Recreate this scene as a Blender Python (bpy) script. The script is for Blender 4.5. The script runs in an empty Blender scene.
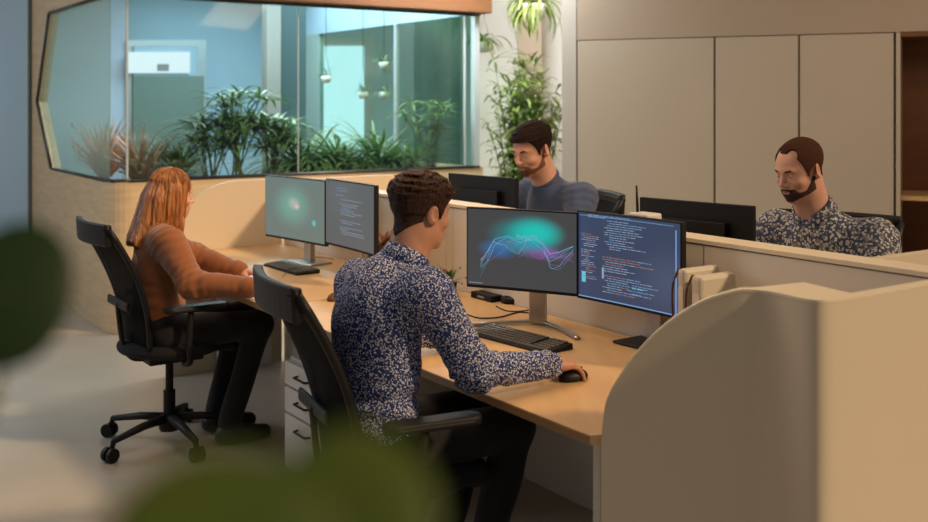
import bpy, math, random
import numpy as np
from mathutils import Vector, Matrix

random.seed(7)
SC = bpy.context.scene
COL = SC.collection

# ------------------------------------------------------------------ camera
FPX = 1045.0          # focal length in pixels of the 928 px frame
HORIZON = 104.0       # eye level row; verticals stay vertical (shifted lens)
EYE = 1.6
cam_d = bpy.data.cameras.new('camera')
cam_d.sensor_width = 36.0
cam_d.lens = 36.0 * FPX / 928
cam_d.shift_y = -(261 - HORIZON) / 928
cam_d.clip_start = 0.05
cam_d.dof.use_dof = True
cam_d.dof.focus_distance = 3.9
cam_d.dof.aperture_fstop = 2.6
cam = bpy.data.objects.new('camera', cam_d)
cam.location = (0, 0, EYE)
cam.rotation_euler = (math.pi / 2, 0, 0)
COL.objects.link(cam)
SC.camera = cam

# ------------------------------------------------------------------ light
SC.view_settings.view_transform = 'Standard'
SC.view_settings.look = 'None'
SC.view_settings.exposure = 0.0
SC.view_settings.gamma = 1.0
SC.view_settings.use_curve_mapping = False
world = bpy.data.worlds.new('world')
SC.world = world
world.use_nodes = True
world.node_tree.nodes['Background'].inputs[0].default_value = (0.78, 0.80, 0.84, 1)
world.node_tree.nodes['Background'].inputs[1].default_value = 0.17


def add_light(kind, name, loc, target, energy, color, size=1.0, size_y=None, **kw):
    d = bpy.data.lights.new(name, kind)
    d.energy = energy
    d.color = color
    if kind == 'AREA':
        d.shape = 'RECTANGLE'
        d.size = size
        d.size_y = size_y or size
    elif kind == 'SUN':
        d.angle = size
    else:
        d.shadow_soft_size = size
    for k, v in kw.items():
        setattr(d, k, v)
    o = bpy.data.objects.new(name, d)
    o.location = loc
    o.rotation_euler = (Vector(target) - Vector(loc)).to_track_quat('-Z', 'Y').to_euler()
    COL.objects.link(o)
    return o


# low warm sun from the right
add_light('SUN', 'sun', (6.4, -2.5, 4.4), (0, 0, 0), 2.4, (1.0, 0.70, 0.42), math.radians(5))
# ceiling fixtures above the desks
add_light('AREA', 'ceiling_light_desks', (-0.3, 4.2, 2.9), (-0.3, 4.2, 0), 40, (1.0, 0.66, 0.38), 0.5, 2.6)
add_light('AREA', 'ceiling_light_back', (2.6, 5.0, 2.9), (2.6, 6.9, 1.0), 14, (1.0, 0.70, 0.44), 1.0)
# daylight from the planted bay and from the glazed room, plus added fills
add_light('AREA', 'daylight_left', (-4.6, 5.2, 2.5), (-1.5, 5.6, 0.3), 40, (0.84, 0.90, 1.0), 1.6)
add_light('AREA', 'left_wall_fill', (-6.0, 7.2, 2.4), (-4.6, 9.3, 1.4), 18, (0.84, 0.92, 1.0), 1.2)  # added fill to brighten the left wall strip
add_light('AREA', 'planter_fill', (-1.2, 8.7, 2.9), (-0.9, 8.4, 1.1), 75, (0.92, 0.98, 1.0), 0.3, 2.4)  # added fill above the planter to brighten the leaves
add_light('AREA', 'glass_room_light', (-1.6, 10.0, 2.9), (-1.6, 10.0, 0), 150, (0.80, 0.92, 1.0), 2.6)
add_light('AREA', 'plant_bay_light', (0.2, 8.0, 3.2), (0.55, 8.9, 1.4), 75, (0.97, 0.98, 1.0), 0.7)

# ------------------------------------------------------------------ geometry of the view
D1 = np.array([-704.0, FPX]) / math.hypot(704.0, FPX)      # along the desk row, away
D2 = np.array([D1[1], -D1[0]])                            # across the desks
ROW = math.atan2(D2[1], D2[0])
Q0 = 1.804


def W2(a, t):
    v = a * D1 + (Q0 + t) * D2
    return float(v[0]), float(v[1])


def ray(px, py):
    return np.array([(px - 464) / FPX, 1.0, (HORIZON - py) / FPX])


def pz(px, py, z):
    r = ray(px, py)
    k = (z - EYE) / r[2]
    return Vector((r[0] * k, r[1] * k, z))


def py_(px, py, Y):
    r = ray(px, py)
    k = Y / r[1]
    return Vector((r[0] * k, Y, EYE + r[2] * k))


def pt(px, py, t):
    r = ray(px, py)
    k = (Q0 + t) / (r[0] * D2[0] + r[1] * D2[1])
    return Vector((r[0] * k, r[1] * k, EYE + r[2] * k))


def pa(px, py, a):
    r = ray(px, py)
    k = a / (r[0] * D1[0] + r[1] * D1[1])
    return Vector((r[0] * k, r[1] * k, EYE + r[2] * k))


def at_of(p):
    v = np.array([p[0], p[1]])
    return float(v @ D1), float(v @ D2) - Q0


# ------------------------------------------------------------------ materials
def srgb(r, g, b):
    f = lambda c: (c / 255 / 12.92) if c / 255 <= 0.04045 else ((c / 255 + 0.055) / 1.055) ** 2.4
    return (f(r), f(g), f(b), 1)


def mat(name, col, rough=0.6, metal=0.0, noise=0.0, nscale=8, bump=0.0, bscale=60, stretch=None,
        col2=None, sheen=0.0, trans=0.0, coords='Object', spec=0.5, thin=0.0):
    m = bpy.data.materials.new(name)
    m.use_nodes = True
    nt = m.node_tree
    N, L = nt.nodes, nt.links
    p = N['Principled BSDF']
    p.inputs['Base Color'].default_value = col
    p.inputs['Roughness'].default_value = rough
    p.inputs['Metallic'].default_value = metal
    p.inputs['Specular IOR Level'].default_value = spec
    if sheen:
        p.inputs['Sheen Weight'].default_value = sheen
    tc = N.new('ShaderNodeTexCoord')
    mp = N.new('ShaderNodeMapping')
    L.new(tc.outputs[coords], mp.inputs[0])
    if stretch:
        mp.inputs['Scale'].default_value = stretch
    if noise or col2:
        n = N.new('ShaderNodeTexNoise')
        n.inputs['Scale'].default_value = nscale
        n.inputs['Detail'].default_value = 5
        L.new(mp.outputs[0], n.inputs['Vector'])
        mx = N.new('ShaderNodeMix')
        mx.data_type = 'RGBA'
        c2 = col2 or tuple(c * (1 - noise) for c in col[:3]) + (1,)
        mx.inputs[6].default_value = col
        mx.inputs[7].default_value = c2
        rp = N.new('ShaderNodeValToRGB')
        rp.color_ramp.elements[0].position = 0.35
        rp.color_ramp.elements[1].position = 0.65
        L.new(n.outputs[0], rp.inputs[0])
        L.new(rp.outputs[0], mx.inputs[0])
        L.new(mx.outputs[2], p.inputs['Base Color'])
    if bump:
        n = N.new('ShaderNodeTexNoise')
        n.inputs['Scale'].default_value = bscale
        n.inputs['Detail'].default_value = 4
        L.new(mp.outputs[0], n.inputs['Vector'])
        b = N.new('ShaderNodeBump')
        b.inputs['Strength'].default_value = bump
        b.inputs['Distance'].default_value = 0.01
        L.new(n.outputs[0], b.inputs['Height'])
        L.new(b.outputs[0], p.inputs['Normal'])
    if thin:
        tr = N.new('ShaderNodeBsdfTranslucent')
        tr.inputs[0].default_value = col
        ms = N.new('ShaderNodeMixShader')
        ms.inputs[0].default_value = thin
        out = N['Material Output']
        L.new(p.outputs[0], ms.inputs[1])
        L.new(tr.outputs[0], ms.inputs[2])
        L.new(ms.outputs[0], out.inputs[0])
    return m


def emit_mat(name, col, strength):
    m = bpy.data.materials.new(name)
    m.use_nodes = True
    p = m.node_tree.nodes['Principled BSDF']
    p.inputs['Base Color'].default_value = (0.01, 0.01, 0.01, 1)
    p.inputs['Roughness'].default_value = 0.3
    p.inputs['Emission Color'].default_value = col
    p.inputs['Emission Strength'].default_value = strength
    return m


def glass_mat(name, tint, gloss=0.07, milk=0.0, milk_col=(0.5, 0.6, 0.6, 1)):
    m = bpy.data.materials.new(name)
    m.use_nodes = True
    nt = m.node_tree
    N, L = nt.nodes, nt.links
    N.remove(N['Principled BSDF'])
    t = N.new('ShaderNodeBsdfTransparent')
    t.inputs[0].default_value = tint
    g = N.new('ShaderNodeBsdfGlossy')
    g.inputs['Roughness'].default_value = 0.04
    x = N.new('ShaderNodeMixShader')
    x.inputs[0].default_value = gloss
    L.new(t.outputs[0], x.inputs[1])
    L.new(g.outputs[0], x.inputs[2])
    last = x
    if milk:
        d = N.new('ShaderNodeBsdfDiffuse')
        d.inputs[0].default_value = milk_col
        y = N.new('ShaderNodeMixShader')
        y.inputs[0].default_value = milk
        L.new(x.outputs[0], y.inputs[1])
        L.new(d.outputs[0], y.inputs[2])
        last = y
    L.new(last.outputs[0], N['Material Output'].inputs[0])
    return m


def print_mat(name, base, marks, scale, thresh, rough=0.75, mark2=None, warp=0.0, edge=False):
    """printed cloth: small marks (voronoi) scattered over a base colour"""
    m = bpy.data.materials.new(name)
    m.use_nodes = True
    nt = m.node_tree
    N, L = nt.nodes, nt.links
    p = N['Principled BSDF']
    p.inputs['Roughness'].default_value = rough
    p.inputs['Specular IOR Level'].default_value = 0.2
    tc = N.new('ShaderNodeTexCoord')
    v = N.new('ShaderNodeTexVoronoi')
    v.inputs['Scale'].default_value = scale
    src = tc.outputs['Object']
    if warp:
        n = N.new('ShaderNodeTexNoise')
        n.inputs['Scale'].default_value = scale * 0.8
        L.new(src, n.inputs['Vector'])
        ad = N.new('ShaderNodeVectorMath')
        ad.operation = 'MULTIPLY_ADD'
        ad.inputs[1].default_value = (warp,) * 3
        L.new(n.outputs['Color'], ad.inputs[0])
        L.new(src, ad.inputs[2])
        src = ad.outputs[0]
    L.new(src, v.inputs['Vector'])
    if edge:
        v.feature = 'DISTANCE_TO_EDGE'
    rp = N.new('ShaderNodeValToRGB')
    rp.color_ramp.elements[0].position = thresh
    rp.color_ramp.elements[0].color = marks
    rp.color_ramp.elements[1].position = thresh + 0.06
    rp.color_ramp.elements[1].color = base
    L.new(v.outputs['Distance'], rp.inputs[0])
    last = rp.outputs[0]
    if mark2:
        v2 = N.new('ShaderNodeTexVoronoi')
        v2.inputs['Scale'].default_value = scale * 0.55
        L.new(src, v2.inputs['Vector'])
        r2 = N.new('ShaderNodeValToRGB')
        r2.color_ramp.elements[0].position = 0.30
        r2.color_ramp.elements[0].color = (1, 1, 1, 1)
        r2.color_ramp.elements[1].position = 0.36
        r2.color_ramp.elements[1].color = (0, 0, 0, 1)
        L.new(v2.outputs['Distance'], r2.inputs[0])
        mx = N.new('ShaderNodeMix')
        mx.data_type = 'RGBA'
        L.new(r2.outputs[0], mx.inputs[0])
        L.new(last, mx.inputs[6])
        mx.inputs[7].default_value = mark2
        last = mx.outputs[2]
    L.new(last, p.inputs['Base Color'])
    return m


M = {}
M['floor'] = mat('polished_concrete', srgb(184, 174, 158), 0.32, noise=0.12, nscale=1.6, bump=0.02, bscale=8)
M['wall'] = mat('grey_wall_paint', srgb(190, 184, 172), 0.85, noise=0.04, nscale=2)
M['wall_warm'] = mat('warm_wall_paint', srgb(178, 162, 142), 0.85, noise=0.04, nscale=2)
M['wall_white'] = mat('white_wall_paint', srgb(218, 218, 214), 0.8)
M['wall_blue'] = mat('blue_wall_paint', srgb(172, 198, 214), 0.8, noise=0.08, nscale=1)
M['wall_teal'] = mat('teal_wall_paint', srgb(160, 178, 172), 0.8, noise=0.08, nscale=1)
M['laminate'] = mat('cream_laminate', srgb(214, 200, 176), 0.45, bump=0.03, bscale=300)
M['laminate_edge'] = mat('pale_edge_band', srgb(232, 218, 190), 0.4)
M['divider'] = mat('white_laminate', srgb(222, 214, 198), 0.5)
M['cabinet'] = mat('cabinet_laminate', srgb(190, 178, 158), 0.55, noise=0.02, nscale=2)
M['pod_wood'] = mat('pale_ash_veneer', srgb(206, 178, 138), 0.5, noise=0.16, nscale=3.0, stretch=(1.2, 1.2, 9))
M['beam_wood'] = mat('amber_wood_veneer', srgb(118, 76, 42), 0.6, noise=0.22, nscale=3, stretch=(1, 1, 10))
M['desk'] = mat('oak_desk_laminate', srgb(216, 178, 128), 0.42, noise=0.10, nscale=2.5, stretch=(9, 1.4, 1), bump=0.02, bscale=90)
M['desk_edge'] = mat('desk_edge_band', srgb(150, 118, 82), 0.5)
M['shelf_wood'] = mat('walnut_orange_veneer', srgb(118, 70, 28), 0.5, noise=0.25, nscale=2, stretch=(1, 1, 8))
M['white_metal'] = mat('white_powder_coat', srgb(212, 208, 200), 0.45)
M['grey_metal'] = mat('grey_powder_coat', srgb(150, 148, 142), 0.45, metal=0.2)
M['under_panel'] = mat('dark_grey_panel', srgb(84, 80, 74), 0.6)
M['silver'] = mat('brushed_silver', srgb(176, 174, 170), 0.32, metal=0.85)
M['dark_frame'] = mat('dark_window_frame', srgb(60, 58, 56), 0.4, metal=0.4)
M['pale_frame'] = mat('pale_aluminium', srgb(196, 204, 204), 0.35, metal=0.4)
M['black'] = mat('black_plastic', srgb(15, 15, 16), 0.5, spec=0.3)
M['black_gloss'] = mat('black_glossy_plastic', srgb(14, 14, 16), 0.2)
M['charcoal'] = mat('charcoal_plastic', srgb(26, 25, 25), 0.55, spec=0.3)
M['seat'] = mat('black_seat_cloth', srgb(20, 20, 22), 0.95, bump=0.3, bscale=400)
M['key'] = mat('dark_keycap', srgb(84, 80, 74), 0.45)
M['key_light'] = mat('grey_keycap', srgb(96, 92, 86), 0.45)
M['skin'] = mat('skin', srgb(208, 158, 134), 0.5, noise=0.07, nscale=30, bump=0.05, bscale=220)
M['skin_b'] = mat('skin_olive', srgb(190, 138, 112), 0.5, noise=0.07, nscale=30, bump=0.05, bscale=220)
for k in ('skin', 'skin_b'):
    _p = M[k].node_tree.nodes['Principled BSDF']
    _p.inputs['Subsurface Weight'].default_value = 0.12
    _p.inputs['Subsurface Scale'].default_value = 0.02
M['lips'] = mat('lips', srgb(168, 98, 84), 0.45)
M['eye'] = mat('eye_white', srgb(214, 204, 196), 0.2)
M['iris'] = mat('dark_iris', srgb(34, 22, 16), 0.15)
M['hair_brown'] = mat('dark_brown_hair', srgb(66, 40, 24), 0.55, spec=0.25, noise=0.6, nscale=90, bump=0.9, bscale=260)
M['hair_black'] = mat('near_black_hair', srgb(34, 20, 13), 0.6, noise=0.3, nscale=90, bump=0.8, bscale=300, spec=0.15)
M['hair_buzz'] = mat('cropped_brown_hair', srgb(82, 50, 34), 0.85, noise=0.4, nscale=200, bump=0.6, bscale=500, spec=0.15)
M['hair_red'] = mat('copper_hair', srgb(184, 124, 72), 0.38, noise=0.5, nscale=60, stretch=(1, 1, 0.08),
                    bump=0.8, bscale=140, col2=srgb(128, 74, 36))
M['stubble_light'] = mat('short_stubble', srgb(128, 86, 66), 0.8, noise=0.4, nscale=300, bump=0.4, bscale=500)
M['stubble'] = mat('beard_hair', srgb(74, 44, 30), 0.85, noise=0.5, nscale=260, bump=0.6, bscale=500)
M['shirt_dots'] = print_mat('navy_shirt_white_print', srgb(38, 54, 108), srgb(222, 224, 228), 175, 0.34, warp=0.006)
M['shirt_leaf'] = print_mat('grey_leaf_print_shirt', srgb(70, 78, 98), srgb(196, 192, 186), 84, 0.40,
                            mark2=srgb(132, 128, 124), warp=0.016)
M['sweater_blue'] = mat('blue_ribbed_sweater', srgb(66, 82, 114), 0.95, sheen=0.2, noise=0.1, nscale=40, bump=0.3, bscale=300)
M['sweater_rust'] = mat('rust_brown_sweatshirt', srgb(138, 84, 48), 0.95, sheen=0.3, noise=0.08, nscale=30, bump=0.15, bscale=200)
M['trousers'] = mat('black_trousers', srgb(16, 16, 20), 0.9, sheen=0.1)
M['shoe'] = mat('dark_shoe', srgb(34, 30, 28), 0.5)
M['leaf'] = mat('green_leaf', srgb(78, 112, 60), 0.38, nscale=14, thin=0.25, col2=srgb(128, 146, 88))
M['leaf_light'] = mat('yellow_green_leaf', srgb(150, 170, 84), 0.45, noise=0.35, nscale=12, thin=0.3)
M['leaf_pink'] = mat('variegated_pink_leaf', srgb(190, 140, 118), 0.5, thin=0.25, col2=srgb(110, 120, 76), nscale=14)
M['leaf_front'] = mat('dark_round_leaf', srgb(34, 62, 18), 0.5, thin=0.3, noise=0.3, nscale=6)
M['leaf_front_b'] = mat('olive_broad_leaf', srgb(104, 122, 40), 0.5, thin=0.35, noise=0.3, nscale=8, col2=srgb(70, 92, 22))
M['stem'] = mat('plant_stem', srgb(96, 104, 58), 0.6)
M['soil'] = mat('potting_soil', srgb(50, 38, 28), 0.95, bump=0.6, bscale=80)
M['pot_white'] = mat('white_ceramic', srgb(214, 210, 200), 0.35)
M['pot_grey'] = mat('grey_ceramic', srgb(120, 120, 118), 0.5)
M['basket'] = mat('brown_wicker', srgb(96, 66, 42), 0.8, bump=0.8, bscale=60)
M['cable'] = mat('black_cable', srgb(26, 24, 24), 0.5)
M['cream_plastic'] = mat('cream_plastic', srgb(206, 196, 176), 0.45)
M['glass'] = glass_mat('clear_blue_glass', (0.82, 0.92, 0.92, 1), 0.03)
M['glass_teal'] = glass_mat('teal_tinted_glass', (0.75, 0.88, 0.84, 1), 0.06)
M['glass_milk'] = glass_mat('milky_grey_glass', (0.88, 0.95, 0.92, 1), 0.05, 0.28, srgb(178, 190, 176))
M['window_light'] = emit_mat('daylit_window', (0.92, 0.97, 1, 1), 1.15)
M['door_light'] = emit_mat('daylit_doorway', (0.80, 0.92, 0.98, 1), 1.7)
M['paper'] = mat('paper', srgb(222, 214, 198), 0.8)
M['flower'] = mat('orange_flower', srgb(196, 110, 60), 0.7)
M['logo'] = mat('grey_monitor_badge', srgb(140, 136, 128), 0.4, metal=0.3)


# ------------------------------------------------------------------ mesh helpers
class MB:
    def __init__(s):
        s.v = []
        s.f = []

    def add(s, vs, fs):
        n = len(s.v)
        s.v += [tuple(v) for v in vs]
        s.f += [tuple(i + n for i in f) for f in fs]
        return s

    def box(s, c, size, rz=0.0, R=None):
        R = R or Matrix.Rotation(rz, 3, 'Z')
        c = Vector(c)
        vs = [c + R @ Vector((x * size[0] / 2, y * size[1] / 2, z * size[2] / 2))
              for x in (-1, 1) for y in (-1, 1) for z in (-1, 1)]
        return s.add(vs, [(0, 1, 3, 2), (4, 6, 7, 5), (0, 4, 5, 1), (2, 3, 7, 6), (0, 2, 6, 4), (1, 5, 7, 3)])

    def tube(s, pts, r, seg=10, flat=1.0, up=(0, 0, 1), cap=True):
        pts = [Vector(p) for p in pts]
        n = len(pts)
        rs = r if isinstance(r, (list, tuple)) else [r] * n
        vs = []
        for i, p in enumerate(pts):
            d = (pts[min(i + 1, n - 1)] - pts[max(i - 1, 0)]).normalized()
            u = Vector(up)
            if abs(d.dot(u)) > 0.95:
                u = Vector((1, 0, 0)) if abs(d.x) < 0.9 else Vector((0, 1, 0))
            a = d.cross(u).normalized()
            b = a.cross(d).normalized()
            for k in range(seg):
                t = 2 * math.pi * k / seg
                vs.append(p + a * math.cos(t) * rs[i] + b * math.sin(t) * rs[i] * flat)
        fs = []
        for i in range(n - 1):
            for k in range(seg):
                k2 = (k + 1) % seg
                fs.append((i * seg + k, i * seg + k2, (i + 1) * seg + k2, (i + 1) * seg + k))
        if cap:
            fs.append(tuple(range(seg))[::-1])
            fs.append(tuple((n - 1) * seg + k for k in range(seg)))
        return s.add(vs, fs)

    def lathe(s, c, prof, seg=24):
        c = Vector(c)
        vs, fs = [], []
        for r, z in prof:
            for k in range(seg):
                t = 2 * math.pi * k / seg
                vs.append(c + Vector((r * math.cos(t), r * math.sin(t), z)))
        for i in range(len(prof) - 1):
            for k in range(seg):
                k2 = (k + 1) % seg
                fs.append((i * seg + k, i * seg + k2, (i + 1) * seg + k2, (i + 1) * seg + k))
        fs.append(tuple(range(seg))[::-1])
        fs.append(tuple((len(prof) - 1) * seg + k for k in range(seg)))
        return s.add(vs, fs)

    def prism(s, poly, z0, z1):
        n = len(poly)
        vs = [(p[0], p[1], z0) for p in poly] + [(p[0], p[1], z1) for p in poly]
        fs = [tuple(range(n))[::-1], tuple(range(n, 2 * n))]
        fs += [(i, (i + 1) % n, (i + 1) % n + n, i + n) for i in range(n)]
        return s.add(vs, fs)

    def slab(s, pts3, normal, thick):
        """closed plate from an outline of 3D points, thickened along normal"""
        n = len(pts3)
        nv = Vector(normal).normalized() * thick
        vs = [Vector(p) for p in pts3] + [Vector(p) + nv for p in pts3]
        fs = [tuple(range(n))[::-1], tuple(range(n, 2 * n))]
        fs += [(i, (i + 1) % n, (i + 1) % n + n, i + n) for i in range(n)]
        return s.add(vs, fs)

    def ball(s, c, r, seg=14, rings=8, sc=(1, 1, 1)):
        c = Vector(c)
        vs = []
        for i in range(1, rings):
            ph = math.pi * i / rings
            for k in range(seg):
                t = 2 * math.pi * k / seg
                vs.append(c + Vector((r * sc[0] * math.sin(ph) * math.cos(t), r * sc[1] * math.sin(ph) * math.sin(t), r * sc[2] * math.cos(ph))))
        top = len(vs)
        vs.append(c + Vector((0, 0, r * sc[2])))
        vs.append(c - Vector((0, 0, r * sc[2])))
        fs = []
        for i in range(rings - 2):
            for k in range(seg):
                k2 = (k + 1) % seg
                fs.append((i * seg + k, (i + 1) * seg + k, (i + 1) * seg + k2, i * seg + k2))
        for k in range(seg):
            k2 = (k + 1) % seg
            fs.append((top, k, k2))
            fs.append((top + 1, (rings - 2) * seg + k2, (rings - 2) * seg + k))
        return s.add(vs, fs)

    def blade(s, pts, w, n=Vector((0, 0, 1)), fold=0.25):
        """a leaf: strip along pts, pointed at both ends, folded on its midrib"""
        pts = [Vector(p) for p in pts]
        k = len(pts)
        vs = []
        for i, p in enumerate(pts):
            t = i / (k - 1)
            d = (pts[min(i + 1, k - 1)] - pts[max(i - 1, 0)]).normalized()
            a = d.cross(n)
            if a.length < 1e-3:
                a = d.cross(Vector((1, 0, 0)))
            a.normalize()
            b = a.cross(d)
            ww = w * (math.sin(math.pi * min(1, (0.12 + 0.88 * t))) ** 0.8 + 0.02)
            vs += [p - a * ww + b * ww * fold, p, p + a * ww + b * ww * fold]
        fs = []
        for i in range(k - 1):
            j = i * 3
            fs += [(j, j + 1, j + 4, j + 3), (j + 1, j + 2, j + 5, j + 4)]
        return s.add(vs, fs)

    def build(s, name, m, parent=None, smooth=False, bevel=0.0, off=None):
        me = bpy.data.meshes.new(name)
        vs = s.v
        if off is not None:
            vs = [(v[0] - off[0], v[1] - off[1], v[2] - off[2]) for v in vs]
        me.from_pydata([tuple(v) for v in vs], [], s.f)
        me.update()
        o = bpy.data.objects.new(name, me)
        COL.objects.link(o)
        me.materials.append(m)
        if smooth:
            me.polygons.foreach_set('use_smooth', [True] * len(me.polygons))
        if bevel:
            b = o.modifiers.new('bevel', 'BEVEL')
            b.width = bevel
            b.segments = 2
            b.limit_method = 'ANGLE'
            b.angle_limit = math.radians(40)
        if parent is not None:
            o.parent = parent
        return o


def tag(o, label=None, cat=None, group=None, kind=None):
    if label:
        o['label'] = label
    if cat:
        o['category'] = cat
    if group:
        o['group'] = group
    if kind:
        o['kind'] = kind
    return o


def thing(name, label, cat, loc=(0, 0, 0), rz=0.0, group=None):
    o = bpy.data.objects.new(name, None)
    o.empty_display_size = 0.1
    o.location = loc
    o.rotation_euler = (0, 0, rz)
    COL.objects.link(o)
    return tag(o, label, cat, group)


def part(mb, name, m, root, smooth=False, bevel=0.0, label=None):
    """a part given in world coordinates under an unrotated root"""
    o = mb.build(name, m, root, smooth, bevel, off=root.location)
    if label:
        o['label'] = label
    return o


def struct(mb, name, m, bevel=0.0):
    o = mb.build(name, m, None, False, bevel)
    o['kind'] = 'structure'
    return o


def copy_tree(o, parent=None):
    c = o.copy()
    COL.objects.link(c)
    c.parent = parent
    for ch in list(o.children):
        copy_tree(ch, c)
    return c


def smooth_path(pts, n=8):
    pts = [Vector(p) for p in pts]
    out = []
    for i in range(len(pts) - 1):
        p0, p1, p2, p3 = pts[max(i - 1, 0)], pts[i], pts[i + 1], pts[min(i + 2, len(pts) - 1)]
        for k in range(n):
            t = k / n
            out.append(0.5 * ((2 * p1) + (p2 - p0) * t + (2 * p0 - 5 * p1 + 4 * p2 - p3) * t * t + (3 * p1 - p0 - 3 * p2 + p3) * t ** 3))
    out.append(pts[-1])
    return out


# ------------------------------------------------------------------ sculpting: smooth fields to meshes
class Field:
    def __init__(s, lo, hi, vox):
        s.lo = np.array(lo, float)
        s.vox = vox
        s.n = np.maximum(((np.array(hi) - s.lo) / vox).astype(int) + 1, 3)
        s.ax = [s.lo[i] + np.arange(s.n[i]) * vox for i in range(3)]
        s.D = np.full(tuple(s.n), 0.5)

    def _sub(s, lo, hi):
        sl = []
        for i in range(3):
            a = max(0, int((lo[i] - s.lo[i]) / s.vox))
            b = min(s.n[i], int((hi[i] - s.lo[i]) / s.vox) + 2)
            if a >= b:
                return None
            sl.append(slice(a, b))
        X, Y, Z = np.meshgrid(*[s.ax[i][sl[i]] for i in range(3)], indexing='ij')
        return tuple(sl), X, Y, Z

    @staticmethod
    def smin(a, b, k):
        if k <= 0:
            return np.minimum(a, b)
        h = np.maximum(k - np.abs(a - b), 0) / k
        return np.minimum(a, b) - h * h * k * 0.25

    def cone(s, a, b, ra, rb, k=0.02, sub=False):
        a, b = np.array(a, float), np.array(b, float)
        m = max(ra, rb) + k + 4 * s.vox
        r = s._sub(np.minimum(a, b) - m, np.maximum(a, b) + m)
        if r is None:
            return
        sl, X, Y, Z = r
        ab = b - a
        h = ((X - a[0]) * ab[0] + (Y - a[1]) * ab[1] + (Z - a[2]) * ab[2]) / max(ab @ ab, 1e-9)
        h = np.clip(h, 0, 1)
        d = np.sqrt((X - a[0] - h * ab[0]) ** 2 + (Y - a[1] - h * ab[1]) ** 2 + (Z - a[2] - h * ab[2]) ** 2) - (ra + h * (rb - ra))
        s._put(sl, d, k, sub)

    def ell(s, c, r, R=None, k=0.02, sub=False):
        c, r = np.array(c, float), np.array(r, float)
        R = np.eye(3) if R is None else R
        m = max(r) + k + 4 * s.vox
        q = s._sub(c - m, c + m)
        if q is None:
            return
        sl, X, Y, Z = q
        x, y, z = X - c[0], Y - c[1], Z - c[2]
        lx = (R[0, 0] * x + R[1, 0] * y + R[2, 0] * z)
        ly = (R[0, 1] * x + R[1, 1] * y + R[2, 1] * z)
        lz = (R[0, 2] * x + R[1, 2] * y + R[2, 2] * z)
        k0 = np.sqrt((lx / r[0]) ** 2 + (ly / r[1]) ** 2 + (lz / r[2]) ** 2) + 1e-9
        k1 = np.sqrt((lx / r[0] ** 2) ** 2 + (ly / r[1] ** 2) ** 2 + (lz / r[2] ** 2) ** 2) + 1e-9
        s._put(sl, k0 * (k0 - 1) / k1, k, sub)

    def _put(s, sl, d, k, sub):
        if sub:
            s.D[sl] = -s.smin(-s.D[sl], d, k)
        else:
            s.D[sl] = s.smin(s.D[sl], d, k)

    def grid(s):
        return np.meshgrid(*s.ax, indexing='ij')

    def mesh(s, D=None):
        """naive surface nets"""
        D = (s.D if D is None else D).copy()
        D[0], D[-1], D[:, 0], D[:, -1], D[:, :, 0], D[:, :, -1] = .01, .01, .01, .01, .01, .01
        ins = D < 0
        nx, ny, nz = D.shape
        acc = np.zeros((nx - 1, ny - 1, nz - 1, 3))
        cnt = np.zeros((nx - 1, ny - 1, nz - 1))
        for axis in range(3):
            o1, o2 = [i for i in range(3) if i != axis]
            for b1 in (0, 1):
                for b2 in (0, 1):
                    sa = [slice(0, D.shape[i] - 1) for i in range(3)]
                    for o, bb in ((o1, b1), (o2, b2)):
                        sa[o] = slice(bb, D.shape[o] - 1 + bb)
                    sb = list(sa)
                    sb[axis] = slice(1, D.shape[axis])
                    A, B = D[tuple(sa)], D[tuple(sb)]
                    cr = (A < 0) != (B < 0)
                    t = np.where(cr, A / np.where(cr, A - B, 1), 0)
                    cnt += cr
                    acc[..., axis] += t * cr
                    acc[..., o1] += b1 * cr
                    acc[..., o2] += b2 * cr
        act = cnt > 0
        idx = np.full(act.shape, -1)
        idx[act] = np.arange(act.sum())
        ii = np.argwhere(act)
        V = s.lo + (ii + acc[act] / cnt[act][:, None]) * s.vox
        faces = []
        for axis in range(3):
            o1, o2 = (axis + 1) % 3, (axis + 2) % 3
            sa = [slice(None)] * 3
            sb = [slice(None)] * 3
            sa[axis] = slice(0, D.shape[axis] - 1)
            sb[axis] = slice(1, D.shape[axis])
            A, B = ins[tuple(sa)], ins[tuple(sb)]
            e = np.argwhere(A != B)
            if len(e) == 0:
                continue
            ok = (e[:, o1] > 0) & (e[:, o2] > 0) & (e[:, o1] < D.shape[o1] - 1) & (e[:, o2] < D.shape[o2] - 1)
            e = e[ok]
            flip = A[tuple(e.T)]
            c = []
            for (d1_, d2_) in ((1, 1), (0, 1), (0, 0), (1, 0)):
                q = e.copy()
                q[:, o1] -= d1_
                q[:, o2] -= d2_
                c.append(idx[tuple(q.T)])
            c = np.array(c).T
            c[~flip] = c[~flip][:, ::-1]
            faces.append(c)
        F = np.concatenate(faces) if faces else np.zeros((0, 4), int)
        F = F[(F >= 0).all(1)]
        return V, F


class Wob:
    """smooth pseudo noise from a few waves"""
    def __init__(s, seed, freq, n=7):
        r = np.random.RandomState(seed)
        d = r.normal(size=(n, 3))
        s.k = d / np.linalg.norm(d, axis=1)[:, None] * freq * r.uniform(0.6, 1.6, (n, 1))
        s.p = r.uniform(0, 6.28, n)

    def __call__(s, X, Y, Z):
        o = 0
        for k, p in zip(s.k, s.p):
            o = o + np.sin(k[0] * X + k[1] * Y + k[2] * Z + p)
        return o / len(s.p) * 1.6


def join_vf(lst):
    V, F, n = [], [], 0
    for v, f in lst:
        V.append(v)
        F.append(f + n)
        n += len(v)
    return np.concatenate(V), np.concatenate(F)


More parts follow.
